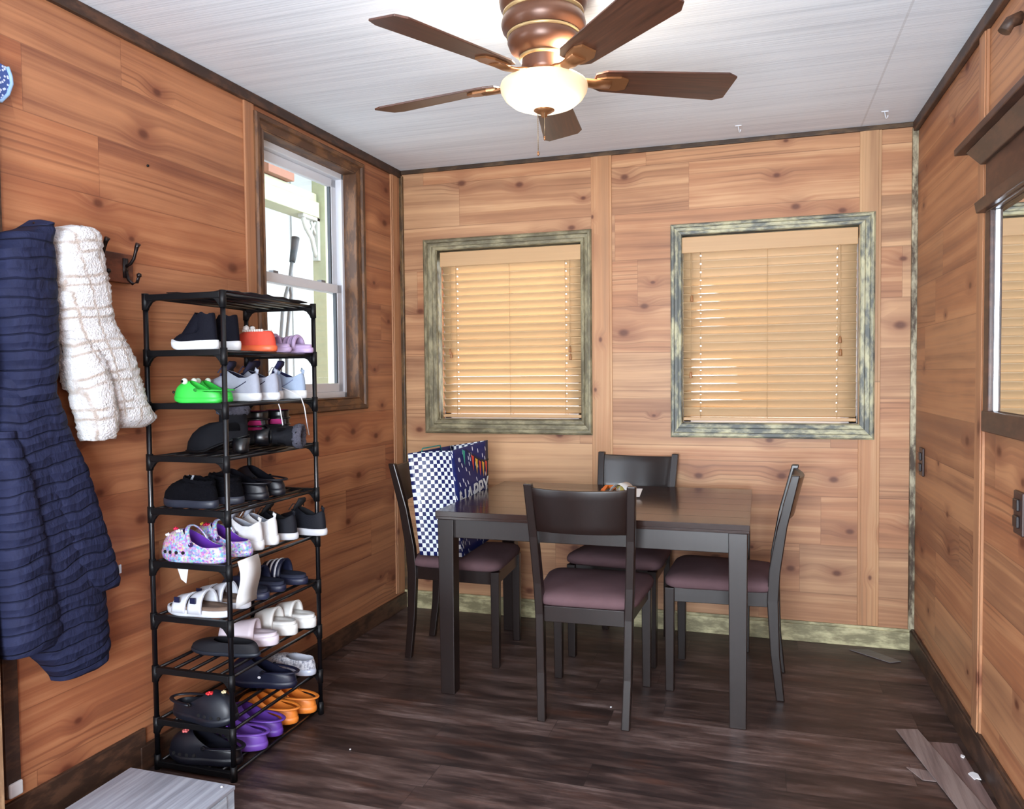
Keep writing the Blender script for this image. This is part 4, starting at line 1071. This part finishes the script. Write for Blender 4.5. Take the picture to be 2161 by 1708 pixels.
def puffer():
    n = NT('navy_puffer'); s = n.sep(n.coord()); f_ = n.noise(n.comb(n.math('MULTIPLY', s[1], 60.), n.math('MULTIPLY', s[1], 40.), n.math('MULTIPLY', s[2], 26.)), 1., 4.)
    wv = n.math('MULTIPLY', n.noise(n.comb(n.math('MULTIPLY', s[1], 6.), 0., n.math('MULTIPLY', s[2], 5.)), 1., 2.), .07)
    ph = n.math('FRACT', n.math('DIVIDE', n.math('ADD', n.math('ADD', s[2], n.math('MULTIPLY', s[1], -.12)), wv), .047))
    ln = n.smooth(n.math('ABSOLUTE', n.math('SUBTRACT', ph, .5)), .075, .0)
    c = n.mix(n.math('MULTIPLY', ln, .45), n.mix(f_, lin(26, 29, 52), lin(44, 49, 80)), lin(10, 11, 24))
    n.bs(color=c, rough=.75, spec=.14); n.bump(n.math('SUBTRACT', n.math('ADD', n.math('MULTIPLY', f_, .5), n.math('MULTIPLY', n.math('SINE', n.math('MULTIPLY', ph, pi)), -.6)), n.math('MULTIPLY', ln, .4)), .9, .012); return n.m
M_puff = puffer()
coat = thing('puffer_coat', 'long navy quilted puffer coat hanging by its hood on the left wall', 'coat', (0, -2.3, 1.6))
def C_(mb, nm, mt, par=coat, org=(0, -2.3, 1.6)):
    mb.v = [(a-org[0], b-org[1], c-org[2]) for a, b, c in mb.v]; return mb.build(nm, mt, par)
m = MB(); blob(m, [(1.748, -2.322, -2.306, .030), (1.738, -2.334, -2.304, .078), (1.716, -2.365, -2.300, .088), (1.695, -2.425, -2.298, .088), (1.64, -2.450, -2.288, .09), (1.50, -2.462, -2.280, .09), (1.38, -2.440, -2.287, .09), (1.27, -2.430, -2.305, .088), (1.20, -2.425, -2.290, .06)], .03, 30, .008, per=.052, diag=-.2); C_(m, 'hood', M_puff)
m = MB(); blob(m, [(1.33, -2.440, -2.312, .070), (1.22, -2.460, -2.268, .09), (1.08, -2.475, -2.222, .095), (.90, -2.47, -2.185, .10), (.72, -2.46, -2.142, .10), (.60, -2.42, -2.130, .095), (.50, -2.33, -2.128, .09), (.455, -2.298, -2.132, .075), (.432, -2.290, -2.160, .05)], .02, 40, .008, per=.050, diag=.22); C_(m, 'body', M_puff)
m = MB(); blob(m, [(1.20, -2.400, -2.275, .045), (1.05, -2.385, -2.212, .075), (.90, -2.345, -2.168, .08), (.78, -2.300, -2.128, .08), (.70, -2.255, -2.106, .075), (.672, -2.225, -2.098, .055)], .050, 28, .006, per=.046, qphase=.02, diag=.25); C_(m, 'sleeve', M_puff)
m = MB(); blob(m, [(1.17, -2.49, -2.430, .045), (1.05, -2.49, -2.410, .08), (.90, -2.49, -2.375, .085), (.70, -2.49, -2.335, .085), (.60, -2.48, -2.312, .075), (.565, -2.47, -2.318, .05)], .055, 28, .008, per=.052, qphase=.01, diag=-.2); C_(m, 'front_panel', M_puff)
m = MB(xfL); m.box(.104, .107, -2.120, -2.111, .712, .738); C_(m, 'cuff_label', plain('label_white', (180, 186, 198), .5))
def plaid():
    n = NT('white_plaid_fleece'); s = n.sep(n.coord()); y, z = s[1], s[2]
    def bars(v, per, wd, ph):
        f = n.math('ABSOLUTE', n.math('SUBTRACT', n.math('FRACT', n.math('ADD', n.math('DIVIDE', v, per), ph)), .5)); return n.smooth(f, wd, wd*.15)
    wob = n.math('MULTIPLY', n.noise(n.coord(), 7., 2.), .045)
    yy = n.math('ADD', n.math('ADD', y, n.math('MULTIPLY', z, .30)), wob); zz = n.math('ADD', n.math('SUBTRACT', z, n.math('MULTIPLY', y, .18)), wob)
    a = n.math('MAXIMUM', bars(yy, .062, .13, .2), bars(zz, .098, .085, .1)); a = n.math('MAXIMUM', a, bars(zz, .098, .07, .38))
    f_ = n.noise(n.coord(), 160., 3.)
    c = n.mix(n.math('MULTIPLY', n.math('MULTIPLY', a, n.smooth(n.noise(n.coord(), 26., 2.), .25, .55)), .8), n.mix(f_, lin(214, 214, 220), lin(246, 244, 244)), lin(176, 156, 140))
    n.bs(color=c, rough=.95, spec=.1, sheen=.5); n.bump(f_, 1., .008); return n.m
M_plaid = plaid()
jk = thing('fleece_jacket', 'small white fleece jacket with a beige plaid, hanging by its hood beside the puffer coat', 'jacket', (0, -2.15, 1.6))
J = lambda mb, nm: C_(mb, nm, M_plaid, jk, (0, -2.15, 1.6))
m = MB(); blob(m, [(1.752, -2.205, -2.175, .040), (1.746, -2.235, -2.158, .080), (1.730, -2.262, -2.142, .09), (1.69, -2.285, -2.132, .09), (1.60, -2.282, -2.112, .09), (1.50, -2.270, -2.090, .085), (1.44, -2.265, -2.080, .07)], .035, 30, 0, .010, seed=2); J(m, 'hood')
m = MB(); blob(m, [(1.50, -2.262, -2.095, .07), (1.44, -2.262, -2.055, .09), (1.36, -2.250, -2.010, .10), (1.28, -2.232, -1.985, .10), (1.22, -2.150, -1.960, .095), (1.175, -2.125, -1.925, .085), (1.150, -2.118, -1.945, .05)], .03, 40, 0, .010, seed=3); J(m, 'body')
m = MB(); blob(m, [(1.42, -2.262, -2.175, .05), (1.34, -2.255, -2.150, .08), (1.24, -2.240, -2.130, .085), (1.17, -2.222, -2.118, .08), (1.125, -2.212, -2.115, .06)], .065, 26, 0, .010, seed=4); J(m, 'sleeve')

# blue patterned thing high on the left wall
n = NT('blue_patterned_cloth'); vo = n.voro(n.comb(n.math('MULTIPLY', n.sep(n.coord())[1], 90.), n.math('MULTIPLY', n.sep(n.coord())[2], 90.), 0.), 1.)
n.bs(color=n.mix(n.math('LESS_THAN', vo['Distance'], .28), lin(60, 84, 150), lin(206, 216, 240)), rough=.7)
m = MB(xfL); pts = [(-2.371, 2.150), (-2.362, 2.128), (-2.360, 2.108), (-2.372, 2.076), (-2.392, 2.052), (-2.50, 2.03), (-2.52, 2.12), (-2.45, 2.16)]
m.rings([[(x, y, z) for y, z in pts] for x in (.0, .03)], True, True, True, False); m.cm = 1
m.tube([(.032, y, z) for y, z in pts[:6]], .005, 8)
o = m.build('wall_ornament', [n.m, plain('pale_blue_edge', (150, 186, 226), .5)]); tag(o, 'blue patterned ornament with a pale blue edge, high on the left wall', 'ornament')
m = MB(xfL); m.lathe([(0, 0), (.0045, .001), (.0045, .004), (0, .005)], 10)
m.v = [(AL*-1.847+p[2]+.000, -1.847+p[1], 2.017+(p[0]-AL*p[1])) for p in m.v]
o = m.build('wall_screw', M_blackpl); tag(o, 'single black screw head in the upper part of the left wall', 'screw')

# ------------------------------------------------------------------ doorway at left, step
m = MB(xfL); m.box(0, .014, -2.430, -2.386, .155, H-.045); struct(m.build('trim_14', M_trimdark, bevel=.002))
m = MB(xfL); m.box(0, .095, -2.528, -2.500, 0, 2.08); struct(m.build('trim_15', stained('pale_casing_edge', (196, 160, 122), (150, 116, 86), 2), bevel=.002))
m = MB(xfL); m.box(-.12, .100, -2.62, -2.530, 0, 2.10); m.box(-.12, .02, -4.05, -2.62, 2.08, 2.14); m.box(-.12, .03, -4.12, -4.05, 0, 2.10); struct(m.build('door_1', M_white, bevel=.003))
m = MB(xfL); m.box(.0, .020, -2.425, -2.385, .155, .195); o = m.build('bumper', plain('white_plastic', (232, 234, 238), .4), bevel=.004); tag(o, 'small white plastic block at the foot of the dark door trim', 'bumper')
def greywood(name, a=(170, 172, 182), b=(134, 135, 145), au=1):
    n = NT(name); s = n.sep(n.coord()); sc = [60., 60., 60.]; sc[au] = 2.5
    g = n.noise(n.comb(*[n.math('MULTIPLY', s[i], sc[i]) for i in range(3)]), 1., 4., .65); n.bs(color=n.ramp(g, [(.35, lin(*b)), (.62, lin(*a))]), rough=.4, spec=.4); return n.m
st = thing('door_step', 'low grey wood-look step in front of the left doorway', 'step', (.28, -2.7, 0))
m = MB(); m.box(-.195, .182, -.62, .572, .108, .120); m.build('tread', greywood('grey_laminate'), st, bevel=.002)
m = MB(); m.box(-.19, .180, -.61, .568, .0, .1078); m.box(.181, .184, -.62, .530, .0, .1078); m.build('riser', greywood('pale_grey_laminate', (196, 204, 214), (160, 168, 180), 1), st)
m = MB(); m.lathe([(0, 0), (.004, .0015), (.003, .004), (0, .005)], 10); o = m.build('bead', plain('white_bead', (240, 240, 244), .4)); o.location = (.432, -2.150, .1202); tag(o, 'tiny white bead on the corner of the grey step', 'bead')

# ------------------------------------------------------------------ right wall: mirror, outlets, hook
mir = thing('wall_mirror', 'large dark wooden mirror with a stepped cornice on the right wall', 'mirror', (W-BR*-1.9, -1.9, 1.1))
def xm(p): q = xfR(p); return (q[0]-(W+BR*1.9), q[1]+1.9, q[2]-1.1)
M_mfr = stained('walnut_mirror_frame', (84, 54, 42), (58, 36, 30), 1, rough=.4)
ya, yb = -2.62, -1.205
m = MB(xm); m.box(0, .030, yb-.055, yb, 1.115, 1.80); m.box(0, .030, ya, ya+.055, 1.115, 1.80); m.box(0, .034, ya, yb, 1.112, 1.178)
m.box(0, .030, ya, yb, 1.795, 1.965); m.build('frame', M_mfr, mir, bevel=.004)
m = MB(xm)
m.hexa([(0, ya-.02, 1.800), (.050, ya-.02, 1.800), (.050, yb+.022, 1.800), (0, yb+.022, 1.800)], [(0, ya-.02, 1.835), (.055, ya-.02, 1.835), (.055, yb+.026, 1.835), (0, yb+.026, 1.835)])
m.hexa([(0, ya-.01, 1.950), (.042, ya-.01, 1.950), (.042, yb+.012, 1.950), (0, yb+.012, 1.950)], [(0, ya-.04, 2.000), (.075, ya-.04, 2.000), (.075, yb+.05, 2.000), (0, yb+.05, 2.000)])
m.box(0, .100, ya-.08, yb+.085, 2.000, 2.022); m.build('cornice', M_mfr, mir, bevel=.003)
n = NT('mirror_silver'); n.bs(color=(.86, .88, .86), rough=.01, metal=1.); 
m = MB(xm); m.box(.006, .012, ya+.056, yb-.056, 1.179, 1.794); m.build('mirror_glass', n.m, mir)
m = MB(xm); m.box(.012, .018, yb-.070, yb-.0555, 1.179, 1.794); m.box(.012, .018, ya+.0555, ya+.070, 1.179, 1.794); m.build('inner_bead', plain('silver_bead', (206, 208, 214), .25, metal=.7), mir)
M_plate = plain('dark_bronze_plate', (58, 38, 34), .4)
for yc, zc, lb in ((-.178, .903, 'dark brown outlet cover on the right wall near the back corner'), (-1.485, .900, 'dark brown outlet cover on the right wall below the mirror')):
    t = thing('outlet_cover', lb, 'outlet', (W-BR*yc, yc, zc))
    m = MB(); m.box(-.010, 0, -.040, .040, -.062, .062); m.build('plate', M_plate, t, bevel=.004)
    m = MB()
    for dz in (-.024, .024): m.box(-.018, -.009, -.020, .020, dz-.017, dz+.017)
    m.build('socket', plain('socket_black', (30, 22, 24), .35), t, bevel=.003)
m = MB(xfR); m.lathe([(0, 0)], 3) if False else None
m = MB(xfR); m.tube([(.0, -1.43, 2.30), (.03, -1.43, 2.29), (.045, -1.43, 2.265)], .018, 10); o = m.build('wall_peg', M_trimdark); tag(o, 'brown peg on the right wall above the mirror at the picture edge', 'peg')
# cable strip: small hooks on the ceiling
for x, y, lb in ((1.817, -.216, 'small white hook on the ceiling, left of the pair'), (2.432, -.208, 'small white hook on the ceiling near the right corner')):
    m = MB(); m.box(-.014, .014, -.006, .006, -.004, 0); m.tube([(0, 0, -.003), (.003, 0, -.020), (.006, -.006, -.034), (.010, -.014, -.030), (.011, -.016, -.022)], .0028, 8)
    o = m.build('ceiling_hook', M_white); o.location = (x, y, H); tag(o, lb, 'hook')

# ------------------------------------------------------------------ loose planks and scraps on the floor
def scrap(name, label, pts, z, h, mat, cat='plank'):
    cx = sum(p[0] for p in pts)/len(pts); cy = sum(p[1] for p in pts)/len(pts)
    m = MB(); m.rings([[(x-cx, y-cy, zz) for x, y in pts] for zz in (0, h)], True, True, True, False)
    o = m.build(name, mat, bevel=.0008); o.location = (cx, cy, z); return tag(o, label, cat)
M_sc = greywood('worn_grey_plank', (150, 134, 130), (112, 96, 94), 1); M_sc2 = greywood('mauve_grey_plank', (134, 112, 108), (98, 78, 76), 1); M_scf = greywood('flat_grey_strip', (126, 118, 116), (90, 84, 84), 0)
scrap('loose_plank', 'long loose grey plank lying towards the bottom right, on top of the other scraps', [(2.385, -.935), (2.460, -.915), (2.560, -1.46), (2.480, -1.48)], .0056, .004, M_sc)
scrap('loose_plank', 'wide mauve-grey loose plank along the right skirting board', [(2.475, -1.00), (2.572, -.99), (2.590, -1.55), (2.50, -1.55)], .001, .004, M_sc2)
scrap('loose_plank', 'short broken grey strip crossing under the long loose plank', [(2.375, -1.215), (2.470, -1.225), (2.495, -1.285), (2.410, -1.290)], .001, .003, M_sc)
scrap('loose_plank', 'flat grey strip lying in the back right corner', [(2.315, -.085), (2.400, -.060), (2.520, -.185), (2.470, -.215)], .001, .004, M_scf)
scrap('loose_plank', 'pale grey plank end on the floor beside the step', [(.45, -2.10), (.535, -2.115), (.56, -2.40), (.468, -2.40)], .001, .006, greywood('pale_plank_end', (160, 160, 166), (128, 128, 136), 1))
M_flake = plain('white_plaster', (240, 238, 240), .8)
random.seed(11)
def flake(label, cx, cy, r, z):
    pts = [(cx+r*random.uniform(.5, 1.)*cos(2*pi*k/9), cy+r*1.7*random.uniform(.5, 1.)*sin(2*pi*k/9)) for k in range(9)]
    return scrap('plaster_flake', label, pts, z, .003, M_flake, 'debris')
flake('larger white plaster flake by the right skirting board', 2.570, -1.225, .020, .0056); flake('smaller white plaster flake by the right skirting board', 2.566, -1.090, .010, .0056)
for x, y, lb in ((1.36, -1.02, 'tiny white crumb on the dark floor under the table front'), (.55, -1.62, 'tiny white crumb on the floor near the shoe rack')):
    flake(lb, x, y, .004, .0005)

# ------------------------------------------------------------------ outside the left window
M_side = plain('white_siding', (172, 178, 180), .6, var=.04); M_cream = plain('cream_paint', (176, 182, 150), .6)
m = MB()
for k in range(16): m.box(-1.62, -1.60-(.012 if k % 2 else 0), -1.6+k*.30, -1.6+k*.30+.296, -.2, 3.4)
o = m.build('house_siding', M_side); tag(o, 'white vertical siding of the neighbouring building outside the left window', 'wall')
m = MB(); m.box(-1.02, -.88, -1.2, .62, 2.36, 2.46); m.box(-1.00, -.90, -1.2, .62, 2.46, 2.52); o = m.build('porch_beam', M_cream, bevel=.004); tag(o, 'white porch beam outside the left window', 'beam')
m = MB(); m.box(-.95, -.85, .64, .76, -.1, 2.9); o = m.build('porch_post', M_cream, bevel=.004); tag(o, 'pale cream porch post outside the left window', 'post')
m = MB(); pr = [(.64, 2.36), (.46, 2.36), (.47, 2.32), (.55, 2.26), (.60, 2.18), (.605, 2.10), (.64, 2.10)]
m.tube([(-.91, y, z) for y, z in ((.46, 2.35), (.50, 2.28), (.57, 2.22), (.60, 2.14), (.625, 2.10))], .016, 8); m.box(-.93, -.89, .61, .64, 2.08, 2.36); m.box(-.93, -.89, .44, .64, 2.34, 2.362)
m.tube([(-.91, .615, 2.34), (-.91, .545, 2.25)], .010, 8); m.tube([(-.91, .56, 2.33), (-.91, .615, 2.25)], .010, 8)
o = m.build('porch_bracket', plain('bracket_white', (196, 202, 196), .6)); tag(o, 'ornamental white bracket under the porch beam outside the window', 'bracket')
m = MB(); m.box(-.98, -.86, .03, .30, 2.525, 2.66); o = m.build('wooden_box', plain('box_brown', (150, 96, 70), .6), bevel=.004); tag(o, 'brown wooden box on the porch beam outside the window', 'box')
m = MB(); m.box(-1.78, -.16, -2.6, 5, 3.02, 3.08); o = m.build('porch_roof', M_cream); tag(o, 'pale green underside of the porch roof above the beam outside the window', 'roof')
t = thing('garden_tool', 'tool with a thick black grip and two curved bars, upright outside the left window', 'tool', (-.9, .3, 0))
m = MB(); m.tube([(0, .060, 2.19), (0, .052, 2.15), (0, .030, 2.07), (0, .018, 2.03)], lambda q: .026-.008*q, 12); m.build('grip', plain('grip_black', (38, 46, 54), .5), t)
m = MB(); m.tube([(0, .018, 2.04), (0, -.005, 1.95), (0, -.02, 1.90)], .011, 8); m.tube([(0, -.02, 1.90), (0, -.06, 1.82), (0, -.10, 1.70), (0, -.13, 1.50), (0, -.14, .9), (0, -.14, 0)], .011, 8); m.tube([(0, -.02, 1.90), (0, 0, 1.82), (0, -.03, 1.70), (0, -.06, 1.55), (0, -.08, .9), (0, -.08, 0)], .011, 8)
m.build('bars', plain('bar_grey', (90, 98, 104), .5), t)
m = MB(); m.box(-6, -.20, -6.5, 6, -.3, -.1); m.box(-6, 8, .14, 8, -.3, -.1); m.box(-6, 8, -12, YB-.12, -.3, -.1); o = struct(m.build('floor_outside', plain('pale_concrete', (186, 184, 178), .8)))

# ------------------------------------------------------------------ groups of repeated things
GR = {'dining_chair': 'dining chairs around the table', 'clog': 'clogs on the shoe rack', 'sneaker': 'sneakers on the shoe rack', 'sock_sneaker': 'sock sneakers on the shoe rack',
      'slide_sandal': 'slides on the shoe rack', 'buckle_sandal': 'two-strap sandals on the shoe rack', 'ankle_boot': 'boots on the shoe rack', 'fuzzy_slipper': 'fleece slippers on the shoe rack',
      'window_blind': 'slatted blinds in the back wall', 'outlet_cover': 'outlet covers on the right wall', 'ceiling_hook': 'white hooks on the ceiling', 'loose_plank': 'loose planks on the floor',
      'plaster_flake': 'white crumbs and flakes on the floor', 'paper_tag': 'papers hanging from the shoe rack'}
for o in bpy.data.objects:
    if o.parent is None and o.name.split('.')[0] in GR and 'category' in o: o['group'] = GR[o.name.split('.')[0]]
